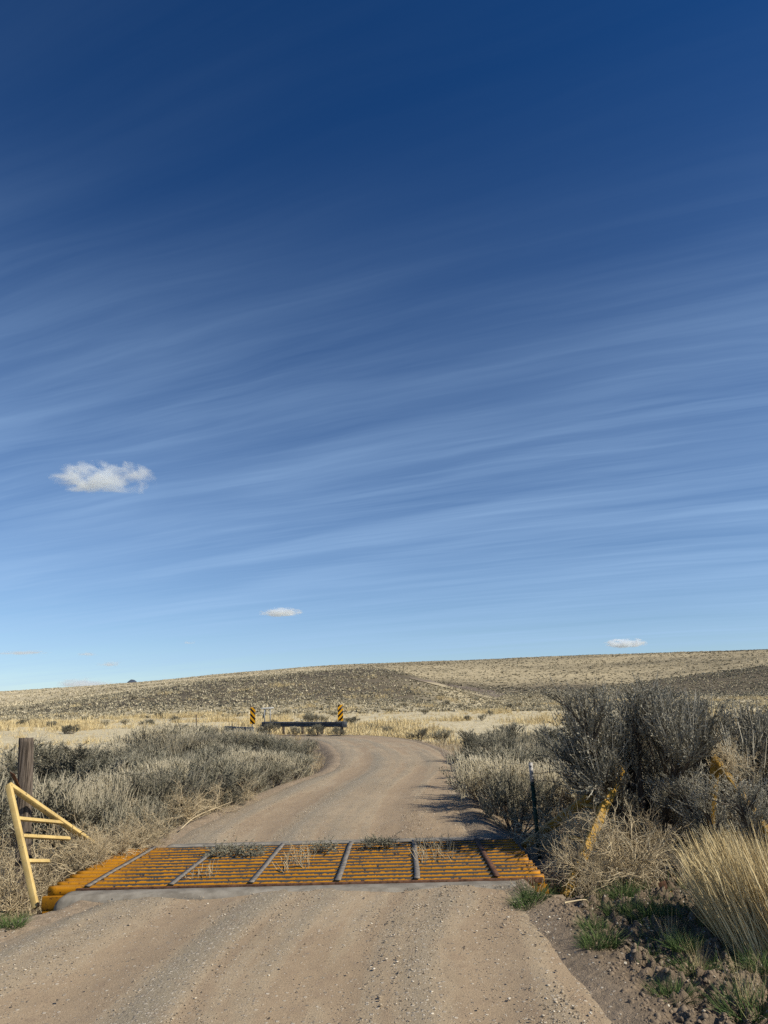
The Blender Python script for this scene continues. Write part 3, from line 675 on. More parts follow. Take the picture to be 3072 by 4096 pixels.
# ---------------------------------------------------------------- posts, wire, log
def wood_post(name, top, bot, wdt, label, cat='post', wraps=(), sides=44, group=None):
    root = empty(name, bot, label, cat, group); ax = np.asarray(top) - np.asarray(bot); L = np.linalg.norm(ax); K = 40
    th = np.linspace(0, 2 * np.pi, sides, endpoint=False); sq = 1 / np.maximum(np.abs(np.cos(th)), np.abs(np.sin(th))); sq = np.minimum(sq, 1.20)
    gro = np.zeros(sides)
    for k in rng.choice(sides, sides // 4, False): gro[k] = rng.uniform(0.03, 0.13)
    V = []
    for k in range(K):
        t = k / (K - 1); r = wdt / 2 * sq * (1 - gro * (0.5 + 0.5 * np.sin(t * 7 + gro * 90)) - 0.03 * fbm(th * 2, th * 0 + t * 4, 33)) * (1 if k < K - 1 else 0.97)
        rag = rng.uniform(-0.006, 0.006, sides) if k == K - 1 else 0
        V.append(np.stack([r * np.cos(th) + ax[0] * t, r * np.sin(th) + ax[1] * t, np.full(sides, ax[2] * t) + rag], 1))
    V.append(np.array([[ax[0], ax[1], ax[2] - 0.004]])); V = np.concatenate(V)
    I, J = np.meshgrid(np.arange(K - 1), np.arange(sides), indexing='ij'); a = I * sides + J; b = I * sides + (J + 1) % sides
    j = np.arange(sides); top_i = (K - 1) * sides
    cap = np.stack([top_i + j, top_i + (j + 1) % sides, np.full(sides, K * sides), np.full(sides, K * sides)], 1)
    mk('shaft', V, np.concatenate([np.stack([a, b, b + sides, a + sides], -1).reshape(-1, 4), cap]), M['post'], root)
    for t, dz in wraps:
        ph = np.linspace(0, 4 * np.pi, 50); rr = wdt / 2 * 1.2 + 0.004 * np.sin(ph * 3)
        mb = MB().tube(np.stack([rr * np.cos(ph) + ax[0] * t, rr * np.sin(ph) + ax[1] * t, ax[2] * t + dz * np.sin(ph + 0.6) + 0.012 * ph / 6], 1), 0.0035, 5)
        mb.build('wire_wrap', M['wire'], root)
    return root
def grounded(p): return np.array([p[0], p[1], min(p[2], on_ground(p[0], p[1])[2]) - 0.05])
top = at_y(105, 2952, 8.15); bot = at_y(118, 3330, 8.15); bot[2] = min(bot[2], ground_z(bot[:1], bot[1:2])[0]) - 0.05
wood_post('wooden_post', top, bot, 0.125, 'tall weathered grey wooden post standing inside the cream yellow wing', 'post', [(0.36, 0.02), (0.28, 0.03)])
def t_post(pt, pb):
    root = empty('steel_post', pb, 'dark green steel fence post with white painted tip by the tumbleweed', 'fence post'); ax = pt - pb
    def sec(t0, t1, mat, nm):
        mb = MB(); a, b = ax * t0, ax * t1
        mb.beam(a, b, 0.045, 0.006, (0, -1, 0)); mb.beam(a + np.array([0.0, 0.022, 0]), b + np.array([0.0, 0.022, 0]), 0.006, 0.038, (0, -1, 0))
        for k in range(int((t1 - t0) * 18)):
            c = a + (b - a) * (k + 0.5) / max(1, int((t1 - t0) * 18)); mb.box(c + np.array([0, -0.006, 0]), (0.010, 0.004, 0.008))
        mb.build(nm, mat, root)
    sec(0, 0.80, M['tgreen'], 'stem'); sec(0.80, 1.0, M['postwhite'], 'tip')
    for t in (0.60, 0.775):
        ph = np.linspace(0, 2 * np.pi, 20); c = ax * t
        MB().tube(np.stack([c[0] + 0.032 * np.cos(ph), c[1] + 0.01 + 0.030 * np.sin(ph), c[2] + 0.008 * np.sin(2 * ph)], 1), 0.003, 5).build('wire_tie', M['wire'], root)
    return root
tp, tb = at_y(2122, 3050, 8.9), grounded(at_y(2154, 3365, 8.9)); t_post(tp, tb)
wood_post('fence_post', at_y(2346, 2985, 10.9), grounded(at_y(2352, 3345, 10.9)), 0.085, 'slim dark wooden fence post half hidden in the tall sagebrush', 'fence post', [(0.75, 0.02)], 28)
wood_post('fence_post', at_y(2704, 3105, 10.3), grounded(at_y(2706, 3330, 10.3)), 0.125, 'short dark wooden stub post under the tall sagebrush beside the log', 'fence post', (), 28)
def strand(a, b, sag, label):
    K = 60; t = np.linspace(0, 1, K)[:, None]; P = a * (1 - t) + b * t; P[:, 2] -= sag * 4 * (t * (1 - t))[:, 0]; P += rng.normal(0, 0.002, P.shape)
    mb = MB().tube(P, 0.0035, 4)
    for k in range(4, K - 3, 5):
        for s in (-1, 1): mb.tube([P[k] + np.array([0, s * 0.01, -0.018 * s]), P[k] + np.array([0.006, -s * 0.01, 0.018 * s])], 0.0018, 3)
    tag(mb.build('barbed_wire', M['wire']), label, 'wire', 'barbed wire strands of the fence')
strand(at_y(2128, 3095, 8.9), at_y(2346, 3045, 10.9), 0.03, 'upper strand of barbed wire between green steel post and wooden fence post')
strand(at_y(2132, 3125, 8.9), at_y(2348, 3150, 10.9), -0.03, 'lower strand of barbed wire between green steel post and wooden fence post')
def log(a, b, r, label):
    K = 24; t = np.linspace(0, 1, K)[:, None]; P = a * (1 - t) + b * t + np.stack([0 * t[:, 0], 0.02 * np.sin(t[:, 0] * 5), 0.03 * np.sin(t[:, 0] * 4)], 1)
    o = MB().tube(P, r * (1 + 0.12 * np.sin(t[:, 0] * 9)), 14).build('log', M['log'], smooth=True); tag(o, label, 'log')
log(at_y(2352, 3175, 10.84), at_y(2704, 3135, 10.24), 0.055, 'grey weathered brace log level between the dark fence post and the stub')

# ---------------------------------------------------------------- bridge furniture
def clip(poly, n, d):
    out = []
    for i in range(len(poly)):
        a, b = poly[i], poly[(i + 1) % len(poly)]; da, db = a @ n - d, b @ n - d
        if da >= 0: out.append(a)
        if (da >= 0) != (db >= 0): out.append(a + (b - a) * da / (da - db))
    return out
def marker(c, slope, label, rz):
    g = -0.45 + c[2]
    root = empty('object_marker', c, label, 'road marker', 'striped markers at the bridge', rz); w_, h_ = 0.162, 0.480
    MB().box((0, 0, 0), (w_, 0.004, h_)).build('panel', M['sign_black'], root)
    mb = MB(); per = 0.305; nvec = np.array([-slope, 1.0]) / math.sqrt(2)
    for k in range(-4, 5):
        s = k * per * 0.72; poly = [np.array(p) for p in ((-w_, -h_), (w_, -h_), (w_, h_), (-w_, h_))]
        poly = clip(poly, nvec, s); poly = clip(poly, -nvec, -(s + per * 0.36)) if len(poly) > 2 else []
        if len(poly) > 2:
            V = np.array([(p[0], -0.006, p[1]) for p in poly]); f = [[0, i, i + 1, i + 1] for i in range(1, len(poly) - 1)]; mb.add(V, f)
    mb.build('stripe', M['sign_yellow'], root)
    MB().box((0, 0.022, -h_ - 0.02), (0.022, 0.012, h_ + 0.42)).build('post', M['greymetal'], root)
marker(at_y(1362, 2851, 47.0), 1.0, 'black and yellow striped marker above the near end of the guardrail', 0.0)
marker(at_y(1011, 2862, 45.0), -1.0, 'black and yellow striped marker at the bushes, its stripes falling to the right', -0.1)
def guardrail(a, b, label, nposts=5):
    root = empty('guardrail', a, label, 'guardrail', 'guardrails of the bridge'); d = np.asarray(b) - np.asarray(a); L = np.hypot(d[0], d[1]); t = d / np.linalg.norm(d); nx = np.array([-t[1], t[0], 0.0])
    if nx[1] > 0: nx = -nx
    prof = [(0, -0.155), (0.0, -0.14), (0.08, -0.095), (0.08, -0.055), (0.0, -0.015), (0.0, 0.015), (0.08, 0.055), (0.08, 0.095), (0, 0.14), (0, 0.155)]
    V = []
    for s in (0, 1):
        for th_ in (0, 1):
            for o, z in prof: V.append(d * s + nx * (o - th_ * 0.012) + np.array([0, 0, z]))
    n = len(prof); f = [[i, i + 1, 2 * n + i + 1, 2 * n + i] for i in range(n - 1)] + [[n + i + 1, n + i, 3 * n + i, 3 * n + i + 1] for i in range(n - 1)]
    mb = MB().add(np.array(V), f); mb.build('beam', M['galv'], root)
    for k in range(nposts):
        p = d * (0.03 + 0.94 * k / (nposts - 1)) - nx * 0.09
        bevelled(MB().box(p + np.array([0, 0, -0.22]), (0.075, 0.075, 0.36)).build('post', M['post'], root), 0.008)
    bevelled(MB().box(-t * 0.05 + nx * 0.03, (0.16, 0.09, 0.175)).build('end_piece', M['galv'], root), 0.02)
guardrail(at_y(1376, 2898, 46.9), at_y(1048, 2897, 49.6), 'dark metal guardrail running left from under the taller striped marker')
guardrail(at_y(1004, 2920, 44.6), at_y(900, 2914, 47.5), 'short dark guardrail poking out of the sagebrush below the striped marker', 3)
wf = empty('metal_frame', at_y(1068, 2890, 56), 'small white metal frame with flat top bar standing behind the guardrail', 'metal frame'); o0 = np.array(wf.location)
bevelled(MB().beam(at_y(1046, 2834, 56) - o0, at_y(1094, 2831, 56) - o0, 0.14, 0.09).build('top_bar', M['white'], wf), 0.01)
for x_ in (1058, 1081): MB().beam(at_y(x_, 2895, 56) - o0, at_y(x_, 2836, 56) - o0, 0.07, 0.07, (0, 1, 0)).build('post', M['greymetal'], wf)
MB().beam(at_y(1051, 2874, 56.1) - o0, at_y(1063, 2838, 56.1) - o0, 0.09, 0.03, (0, 1, 0)).build('brace', M['greymetal'], wf)
pp = on_px(786, 2915); pt_ = at_y(785, 2858, pp[1]); wood_post('roadside_post', pt_, pp, 0.11, 'lone grey post sticking up behind the sagebrush left of the bridge', 'post', (), 16)

# ---------------------------------------------------------------- vegetation prototypes (built once, copied)
def fan(base_d, spread, r): return nrm(base_d + r.normal(0, spread, base_d.shape))
def sage_meshes(seed, n_main=13, n_sec=9, n_twig=9, n_leaf=13, spread=0.85, open_base=0.35, trunk=0.018, leaf=0.023, stalks=0.0, lean=0.0, twig_len=0.17, squat=1.0, tw=1.0, plume=0.62, tf=0.45):
    """unit-height sagebrush: crooked woody branches, upright twigs clothed in small narrow grey leaves"""
    r = np.random.default_rng(seed)
    az = r.uniform(0, 2 * np.pi, n_main) ; el = r.uniform(0.15, 1.0, n_main) * spread
    d = np.stack([np.cos(az) * np.sin(el) + lean, np.sin(az) * np.sin(el), np.cos(el)], 1)
    b = np.stack([np.cos(az), np.sin(az), 0 * az], 1) * r.uniform(0, 0.05, (n_main, 1)) + np.array([0, 0, -0.05])
    Lm = r.uniform(0.50, 0.80, n_main) * (1 - 0.18 * (el / spread) ** 2) * np.where(el > 0.7 * spread, squat, 1)
    Pm = grow(b, d, Lm, 9, 0.045, 0.10, r)
    br = MB(); V, Fq = tubes(Pm, np.linspace(trunk, trunk * 0.28, 9)[None] * r.uniform(0.6, 1.25, (n_main, 1)), 5); br.add(V, Fq, 0, r.uniform(0, 0.8, n_main).repeat(45))
    im = np.repeat(np.arange(n_main), n_sec); t = np.maximum(r.uniform(open_base, 1.0, len(im)), r.uniform(open_base, 1.0, len(im))); p, tg = sample(Pm[im], t)
    ds = nrm(fan(tg, plume, r) + np.array([0, 0, 0.12])); Ps = grow(p, ds, r.uniform(0.12, 0.28, len(im)), 6, 0.04, 0.12, r)
    V, Fq = tubes(Ps, np.linspace(trunk * 0.30, trunk * 0.12, 6)[None] * np.ones((len(im), 1)), 3); br.add(V, Fq, 0, r.uniform(0.2, 1.0, len(im)).repeat(18))
    it = np.repeat(np.arange(len(im)), n_twig); t = r.uniform(0.25, 1.0, len(it)); p, tg = sample(Ps[it], t)
    dt = nrm(fan(tg, tf, r) + np.array([lean * 0.6, 0, 0.26])); Lt = r.uniform(0.5, 1.15, len(it)) * twig_len; Pt = grow(p, dt, Lt, 5, 0.05, 0.07, r)
    clump = (r.normal(0.42, 0.15, n_main)[im] + r.normal(0, 0.10, len(im)))[it]
    fo = MB(); V, Fq = tubes(Pt, tw * np.linspace(0.0032, 0.0018, 5)[None] * np.ones((len(it), 1)), 3); fo.add(V, Fq, 0, np.clip(clump + 0.30 + r.normal(0, 0.2, len(it)), 0, 1).repeat(15))
    il = np.repeat(np.arange(len(it)), n_leaf); t = r.uniform(0.15, 1.0, len(il)); p, tg = sample(Pt[il], t); dl = fan(tg, 0.42, r)
    Ll = r.uniform(0.6, 1.3, len(il)) * leaf; sd = nrm(np.cross(dl, rand_dir(len(il), r))) * (Ll * 0.17)[:, None]
    tip = p + dl * Ll[:, None]; mid = p + dl * (Ll * 0.55)[:, None]
    V = np.stack([p, mid + sd, tip, mid - sd], 1).reshape(-1, 3)
    fo.add(V, np.arange(len(il) * 4).reshape(-1, 4), 0, np.clip(clump[il] + r.normal(0, 0.16, len(il)), 0, 0.8).repeat(4))
    if stalks:
        k = r.choice(len(it), int(len(it) * stalks), False); dz = nrm(dt[k] * 0.5 + np.array([lean * 0.4, 0, 1.0])); Pk = grow(Pt[k, -1], dz, r.uniform(0.08, 0.2, len(k)), 4, 0.02, 0.04, r)
        V, Fq = tubes(Pk, tw * np.linspace(0.0036, 0.0018, 4)[None] * np.ones((len(k), 1)), 3); fo.add(V, Fq, 0, 0.97)
    h = np.percentile(fo.v[1][:, 2], 97.0)
    for mb in (br, fo):
        mb.v = [v / h for v in mb.v]
        for v in mb.v: v[:, 2] = np.where(v[:, 2] > 0.96, 0.96 + (v[:, 2] - 0.96) * 0.40, v[:, 2])   # trim stray shoots
    return br, fo
def plant(name, label, cat, parts, group=None):
    root = empty(name, (0, 0, 0), label, cat, group)
    for nm, mb, mat in parts: mb.build(nm, mat, root)
    return root
HIDE = (0, -60, -5)
def sage(seed, leafmat='sage', **kw):
    br, fo = sage_meshes(seed, **kw); return plant('sagebrush', '', 'shrub', [('branches', br, M['sage_wood']), ('foliage', fo, M[leafmat])])
PROTO = []
def place(proto, loc, rz, s, label, group, tilt=0.0):
    """first use moves the prototype itself, later uses copy it"""
    if proto not in PROTO:
        PROTO.append(proto); proto.location = Vector([float(a) for a in loc]); proto.rotation_euler = (tilt, 0, rz); proto.scale = (s, s, s) if np.isscalar(s) else s
        proto['label'] = label
        if group: proto['group'] = group
        return proto
    return dup(proto, loc, rz, s, label, group, tilt)
KINDS = {'grey': [sage(1, stalks=0.1), sage(2, spread=1.25, stalks=0.15, n_main=8, n_sec=13, plume=0.45), sage(3, spread=1.05, n_main=16, stalks=0.15)],
         'pale straw-tipped': [sage(4, 'sage_pale', stalks=0.6, n_leaf=10, twig_len=0.19), sage(5, 'sage_pale', spread=0.9, stalks=0.7, n_leaf=9, twig_len=0.20)],
         'bushy dark': [sage(6, 'sage_dark', spread=1.3, n_leaf=15, n_twig=10, leaf=0.024), sage(7, 'sage_dark', spread=1.15, n_main=16, n_leaf=15, leaf=0.024)]}

# ---- dense sagebrush left and right of the road
MARKS_L = [('the wooden post', bot), ('the cattle guard', gpt(0.2, GD)), ('the lower striped marker', at_y(1011, 2862, 45)), ('the road bend', (-2.4, 28)), ('the lone grey post', pp)]
MARKS_R = [('the green steel post', tb), ('the cattle guard', gpt(GW, GD)), ('the road bend', (2.2, 25)), ('the loose ochre brace', (4.2, 8.1)), ('the taller striped marker', (-2.7, 47))]
def scatter(cands, size_fn, ok, placed, factor=0.62):
    out = []
    ev = road_dist(np.array([c[0] for c in cands]), np.array([c[1] for c in cands]))[0]
    for (x, y), e in zip(cands, ev):
        if not ok(x, y, e): continue
        s = size_fn(x, y, e)
        if all((x - a) ** 2 + (y - b) ** 2 > (factor * (s + c) / 2) ** 2 * 1.9 for a, b, c in placed + out): out.append((x, y, s))
    return out
def edge(x, y): return float(road_dist(np.array([x]), np.array([y]))[0][0])
SAGE = []        # (kind, x, y, size, side)
def col_of(x, y, z=0.0):
    p = np.array([x, y, z - EYE]); return 1536 + F * (p @ rgt) / (p @ fwd)
FIX_L = [(-5.05, 9.6, 1.25), (-4.4, 10.6, 0.95), (-7.9, 33.0, 1.25), (-9.4, 34.5, 1.2), (-6.2, 36.5, 1.05), (-10.8, 35.5, 1.1), (-5.4, 29.5, 0.8), (-3.3, 23.5, 0.98), (-2.75, 20.2, 0.80), (-2.6, 17.4, 0.62)]
def okL(x, y, e):
    if x > -1 or e < 0.32 + (0.35 if y < 13 else 0) or y < 9.0: return False
    if -4.6 < x and y < 9.6: return False
    if abs(x + 4.05) < 0.42 and abs(y - 8.3) < 0.7: return False
    c = col_of(x, y)
    lim = np.interp(c, [-200, 60, 140, 340, 420, 620, 1000, 1250], [17, 17, 20, 22, 27, 36, 33, 31])
    return y < lim and c > -110
cl = [(rng.uniform(-15, -1.5), 9 + 32 * rng.random() ** 1.25) for _ in range(9000)]
def sizeL(x, y, e): return float(np.clip(0.66 + 0.20 * e, 0.55, 1.02) * rng.uniform(0.70, 1.35)) * (1.5 if y > 25 else 1)
def capped(lst, cx, ty, jit):
    out = []
    for x, y, s in lst:
        c = col_of(x, y); top_ = np.interp(c, cx, ty) + rng.uniform(-jit, jit * 1.5); d = ray(c, top_)
        lim = EYE + d[2] / d[1] * y - float(base_z(np.array([x]), np.array([y]))[0]); s = min(s, lim)
        if x < 0 and y > 17 and c + 0.45 * s * F / y > 1262: continue
        if s > 0.34: out.append((x, y, s))
    return out
EL = ([-200, 110, 135, 330, 420, 560, 640, 930, 1000, 1050, 1240], [2950, 2958, 2995, 2990, 2972, 2945, 2888, 2882, 2924, 2948, 2960])
ER = ([1780, 1850, 1950, 2100, 2250, 2700, 2830, 3072], [3005, 2945, 2915, 2885, 2900, 2850, 2850, 2865])
left = FIX_L + scatter(cl, sizeL, okL, FIX_L, 0.74)
left = capped(left[:190], *EL, 12)
FIX_R = [(1.80, 11.1, 0.85), (1.72, 12.3, 0.85), (2.0, 13.4, 1.02), (2.75, 12.4, 0.88), (2.15, 15.2, 1.0), (2.6, 17.2, 1.05), (2.3, 18.8, 0.85), (4.0, 19.0, 1.25), (4.9, 20.5, 1.2)]
def okR(x, y, e):
    c = col_of(x, y)
    if x < 1 or e < 0.55 or y < 11.2: return False
    if y > np.interp(c, [1780, 1900, 2000, 2250, 3072], [20, 21, 25, 27, 27]): return False
    return c < 3160 and not (2.6 < x < 5.2 and y < 12.2)
cr = [(rng.uniform(1.2, 15), 10 + 18 * rng.random() ** 1.2) for _ in range(6000)]
right = FIX_R + scatter(cr, lambda x, y, e: float(np.clip(0.85 + 0.02 * (y - 10), 0.75, 1.1) * rng.uniform(0.85, 1.2)), okR, FIX_R, 0.74)
right = capped(right[:80], *ER, 12)
MID = [(1255, 2909, .7), (1300, 2907, .8), (1360, 2910, .9), (1392, 2906, 1.0), (1180, 2905, .6), (1095, 2902, .7), (1290, 2893, 1.1), (1230, 2893, 1.1), (1500, 2930, .8), (1545, 2945, .8), (1600, 2960, 1.0), (1640, 2962, .9), (1680, 2965, .7), (1770, 2975, .75), (1870, 2884, .7), (1925, 2884, .8), (1700, 2858, .9), (1340, 2868, 1.0), (1240, 2884, 1.2), (1265, 2886, .9),
       (1385, 2905, .9), (1420, 2890, .8), (2075, 2830, 1.4), (2040, 2835, 1.2), (1990, 2820, 1.2), (1905, 2806, 1.3), (1790, 2820, 1.2), (1620, 2830, 1.1), (1560, 2850, 1.0), (2200, 2800, 1.3), (420, 2905, .9), (590, 2910, 1.0), (500, 2900, .8),
       (260, 2935, .8), (280, 2937, .9), (205, 2915, .9), (700, 2890, 1.0), (640, 2870, 1.1), (2120, 2795, 1.4), (2260, 2770, 1.6), (1850, 2830, 1.1), (1150, 2858, 1.2), (2160, 2850, 0.9), (1960, 2862, .8), (340, 2890, 1.0), (90, 2905, .9)]
mid = []
for cx, cy, s in MID:
    g = on_px(cx, cy)
    if edge(g[0], g[1]) > -0.15: mid.append((g[0], g[1], s))
for t_, s_ in ((0.10, 0.55), (0.34, 0.75), (0.62, 0.6), (0.97, 0.8)): mid.append((-2.55 - 5.3 * t_, 46.15 + 2.6 * t_, s_))
def put_sage(lst, where, marks, group):
    ks = list(KINDS); items = []; data = []
    for x, y, s in lst:
        k = ks[int(rng.choice(3, p=[0.42, 0.26, 0.32]))]; k_ = ('small ' if s < 0.72 else '') + k
        items.append((k_, (x, y))); data.append((KINDS[k][int(rng.integers(len(KINDS[k])))], x, y, s))
    labs = rank_labels(items, '%s sagebrush ' + where + ', %s %s', marks)
    for (pr, x, y, s), lb in zip(data, labs):
        w_ = s * rng.uniform(0.95, 1.25); place(pr, on_ground(x, y, -0.03), rng.uniform(0, 6.28), (w_, w_, s), lb, group, rng.normal(0, 0.07))
put_sage(left, 'left of the road', MARKS_L, 'sagebrush thicket left of the road')
put_sage(right, 'right of the road', MARKS_R, 'sagebrush thicket right of the road')
put_sage(mid, 'out on the pale flat', [('the taller striped marker', (-2.7, 47)), ('the white metal frame', tuple(o0[:2])), ('the hill track', tuple(TRK[-1])), ('the road bend', (2, 25)), ('the lone grey post', pp)], 'sagebrush scattered on the flat')

# ---- tall old sagebrush on the right, crowns leaning left, dark open stems below
TALL = [sage(21, 'sage_tall', plume=0.40, tf=0.32, n_main=11, n_sec=18, n_twig=15, n_leaf=14, open_base=0.45, trunk=0.020, leaf=0.0145, tw=0.5, lean=-0.22, spread=0.74, stalks=0.04, twig_len=0.12),
        sage(22, 'sage_tall', plume=0.36, tf=0.32, n_main=9, n_sec=18, n_twig=15, n_leaf=14, open_base=0.40, trunk=0.018, leaf=0.0145, tw=0.5, lean=-0.08, spread=0.75, stalks=0.04, twig_len=0.14),
        sage(23, 'sage_tall', plume=0.42, tf=0.34, n_main=10, n_sec=15, n_twig=12, n_leaf=13, open_base=0.30, trunk=0.022, leaf=0.0145, tw=0.5, lean=0.05, spread=0.9, stalks=0.04, twig_len=0.14)]
for (cx, y, top, pr, rz, w_, lb) in [(2545, 9.15, 2752, 0, 0.15, 1.05, 'tallest grey sagebrush with feathery crown leaning left over the ochre wing'),
                                (2440, 9.7, 2850, 0, 0.5, 0.85, 'tall grey sagebrush around the slim dark fence post'),
                                (2730, 9.7, 2800, 1, 0.3, 1.0, 'upright tall sagebrush right behind the short stub post'),
                                (2905, 9.6, 2815, 1, 2.0, 1.05, 'tall bluish grey sagebrush standing behind the bend of the ochre brace'),
                                (3060, 9.3, 2868, 2, 1.0, 1.1, 'tall sagebrush cut by the right border, behind the sloping ochre bar'),
                                (2985, 7.85, 3105, 2, 4.0, 1.15, 'low dark-stemmed sagebrush just behind the straw bunchgrass'),
                                (2790, 8.9, 3075, 2, 2.4, 1.1, 'squat sagebrush between stub post and the ochre brace')]:
    tpz = at_y(cx, top, y); g = on_ground(tpz[0], y, -0.05); h = tpz[2] - g[2]
    place(TALL[pr], g, rz, (h * w_, h * w_, h), lb, 'tall sagebrush right of the cattle guard')

# ---- tumbleweeds and dry tangles
def weed_mb(seed, n0=16, curl=0.20, flat=0.75):
    r = np.random.default_rng(seed); mb = MB()
    az = r.uniform(0, 2 * np.pi, n0); el = r.uniform(0.2, 1.45, n0); d = np.stack([np.cos(az) * np.sin(el), np.sin(az) * np.sin(el), np.cos(el) * flat + 0.1], 1)
    P = grow(np.zeros((n0, 3)) + r.normal(0, 0.03, (n0, 3)), d, r.uniform(0.5, 0.95, n0), 9, -0.06, curl, r); rad = 0.0085
    for lev, (n, L, K) in enumerate([(7, 0.42, 7), (4, 0.24, 5)]):
        V, Fq = tubes(P, np.linspace(rad, rad * 0.55, P.shape[1])[None] * np.ones((len(P), 1)), 3 if lev else 4)
        mb.add(V, Fq, 0, np.clip(r.normal(0.45, 0.25, len(P)), 0, 1).repeat(P.shape[1] * (3 if lev else 4)))
        i = np.repeat(np.arange(len(P)), n); p, tg = sample(P[i], r.uniform(0.12, 1.0, len(i)))
        P = grow(p, fan(tg, 0.65, r), r.uniform(0.5, 1.2, len(i)) * L, K, -0.01, curl * 1.1, r); rad *= 0.62
    V, Fq = tubes(P, np.linspace(rad, rad * 0.6, P.shape[1])[None] * np.ones((len(P), 1)), 3); mb.add(V, Fq, 0, np.clip(r.normal(0.5, 0.25, len(P)), 0, 1).repeat(P.shape[1] * 3))
    return mb
WEED = [tag(weed_mb(40 + i, curl=c).build('tumbleweed', M['weed']), '', 'tumbleweed') for i, c in enumerate((0.18, 0.26, 0.22))]
GW_ = 'tumbleweeds caught at the cattle guard'
tw = [(1.78, 7.12, .26, 1), (1.92, 7.32, .32, 1), (2.10, 7.55, .36, 1), (2275, 3535, .30), (2300, 3520, .42), (2360, 3560, .5), (2230, 3420, .36), (2440, 3550, .6), (2280, 3440, .55), (2400, 3470, .6), (2530, 3560, .55), (2560, 3480, .6), (2190, 3370, .25), (2490, 3420, .5), (2640, 3500, .5), (2350, 3380, .5), (2240, 3345, .40)]
tl = [(-3.12, 8.50, .30, 2), (-3.05, 8.95, .36, 2), (-3.32, 8.75, .40, 2), (-2.95, 9.35, .34, 1), (-3.32, 8.55, .5, 1), (-3.78, 8.35, .55, 1), (-3.50, 8.75, .55, 1), (-3.42, 8.05, .36, 1), (-3.95, 8.95, .6, 1), (-3.40, 9.25, .5, 1), (-3.70, 7.85, .42, 1), (-2.95, 9.75, .42, 1), (-40, 3640, .40), (520, 3350, .7), (600, 3290, .65), (690, 3300, .5), (-20, 3580, .45), (20, 3480, .5), (40, 3540, .36), (260, 3440, .5), (330, 3400, .55), (450, 3400, .5), (230, 3370, .6), (540, 3370, .45), (30, 3340, .6), (380, 3340, .6), (130, 3440, .55),
      (640, 3330, .5), (760, 3290, .5), (860, 3250, .42), (700, 3230, .55), (980, 3205, .40), (540, 3280, .6), (450, 3290, .6), (960, 3140, .4)]
def put_weeds(lst, where, marks, group):
    pts = [on_ground(*a[:2]) if len(a) > 3 else on_px(*a[:2]) for a in lst]; labs = rank_labels([('tangled' if a[2] < 0.52 else 'big tangled', p[:2]) for a, p in zip(lst, pts)], '%s tan tumbleweed ' + where + ', %s %s', marks)
    for a, p, lb in zip(lst, pts, labs):
        if len(a) > 3:
            if a[3] == 2: p[2] = -0.04
        elif -0.06 < (p[:2] - GNL0[:2]) @ gu < GW + 0.06 and -0.3 < (p[:2] - GNL0[:2]) @ gn < GD + 0.1: p[:2] = p[:2] + gu * (GW + 0.4 - (p[:2] - GNL0[:2]) @ gu if p[0] > 0 else -0.35 - (p[:2] - GNL0[:2]) @ gu); p = on_ground(p[0], p[1])
        s = a[2] * 1.30; place(WEED[int(rng.integers(3))], p + np.array([0, 0, 0.04]), rng.uniform(0, 6.28), (s, s, s * 0.95), lb, group, rng.normal(0, 0.25))
put_weeds(tw, 'right of the guard', [('the guard\'s right end', gpt(GW, 0.5)), ('the green steel post', tb), ('the steel bracket', q[:2]), ('the tallest sagebrush', (3.2, 9.2))], 'tumbleweeds heaped right of the cattle guard')
put_weeds(tl, 'left of the road', [('the wooden post', bot), ('the guard\'s left end', gpt(0, 0.5)), ('the road bend', (-2.4, 28)), ('the left border', (-4.6, 7.0))], 'tumbleweeds along the left roadside')
hw_ = at_y(2905, 3075, 8.0); place(WEED[1], hw_, 1.0, 0.42, 'pale tumbleweed snagged high on the top of the ochre brace', 'tumbleweeds heaped right of the cattle guard')
def stick(pts, r, label):
    P = spline(np.array(pts), 8); tag(MB().tube(P, np.linspace(r, r * 0.45, len(P)), 6).build('dry_stick', M['weed']), label, 'stick')
def up(p, z): return p + np.array([0, 0, z])
stick([up(on_px(500, 3378), .05), up(on_px(400, 3400), .22), at_y(330, 3322, 8.6), at_y(290, 3295, 8.6)], 0.007, 'long pale stalk arching from the weeds towards the cream yellow wing')
stick([up(on_px(1110, 3196), .02), up(on_px(1180, 3190), .015), up(on_px(1175, 3200), .01)], 0.008, 'pale broken stick lying on the left road shoulder before the bend')
stick([up(on_px(720, 3330), .05), up(on_px(790, 3290), .10), up(on_px(930, 3225), .08)], 0.009, 'pale forked stick at the foot of the left thicket')
stick([up(on_px(2720, 3560), .25), up(on_px(2790, 3680), .25), up(on_px(2870, 3770), .10)], 0.005, 'long straw stem slanting across the steel bracket and green grass')
stick([up(on_px(2260, 3628), .015), up(on_px(2340, 3632), .02), up(on_px(2356, 3630), .015)], 0.007, 'short grey stick on the dirt near the right end of the guard')
stick([up(on_px(2430, 3605), .02), up(on_px(2540, 3612), .03), up(on_px(2640, 3608), .02)], 0.010, 'pale bundle-like stick lying across the green grass patch')

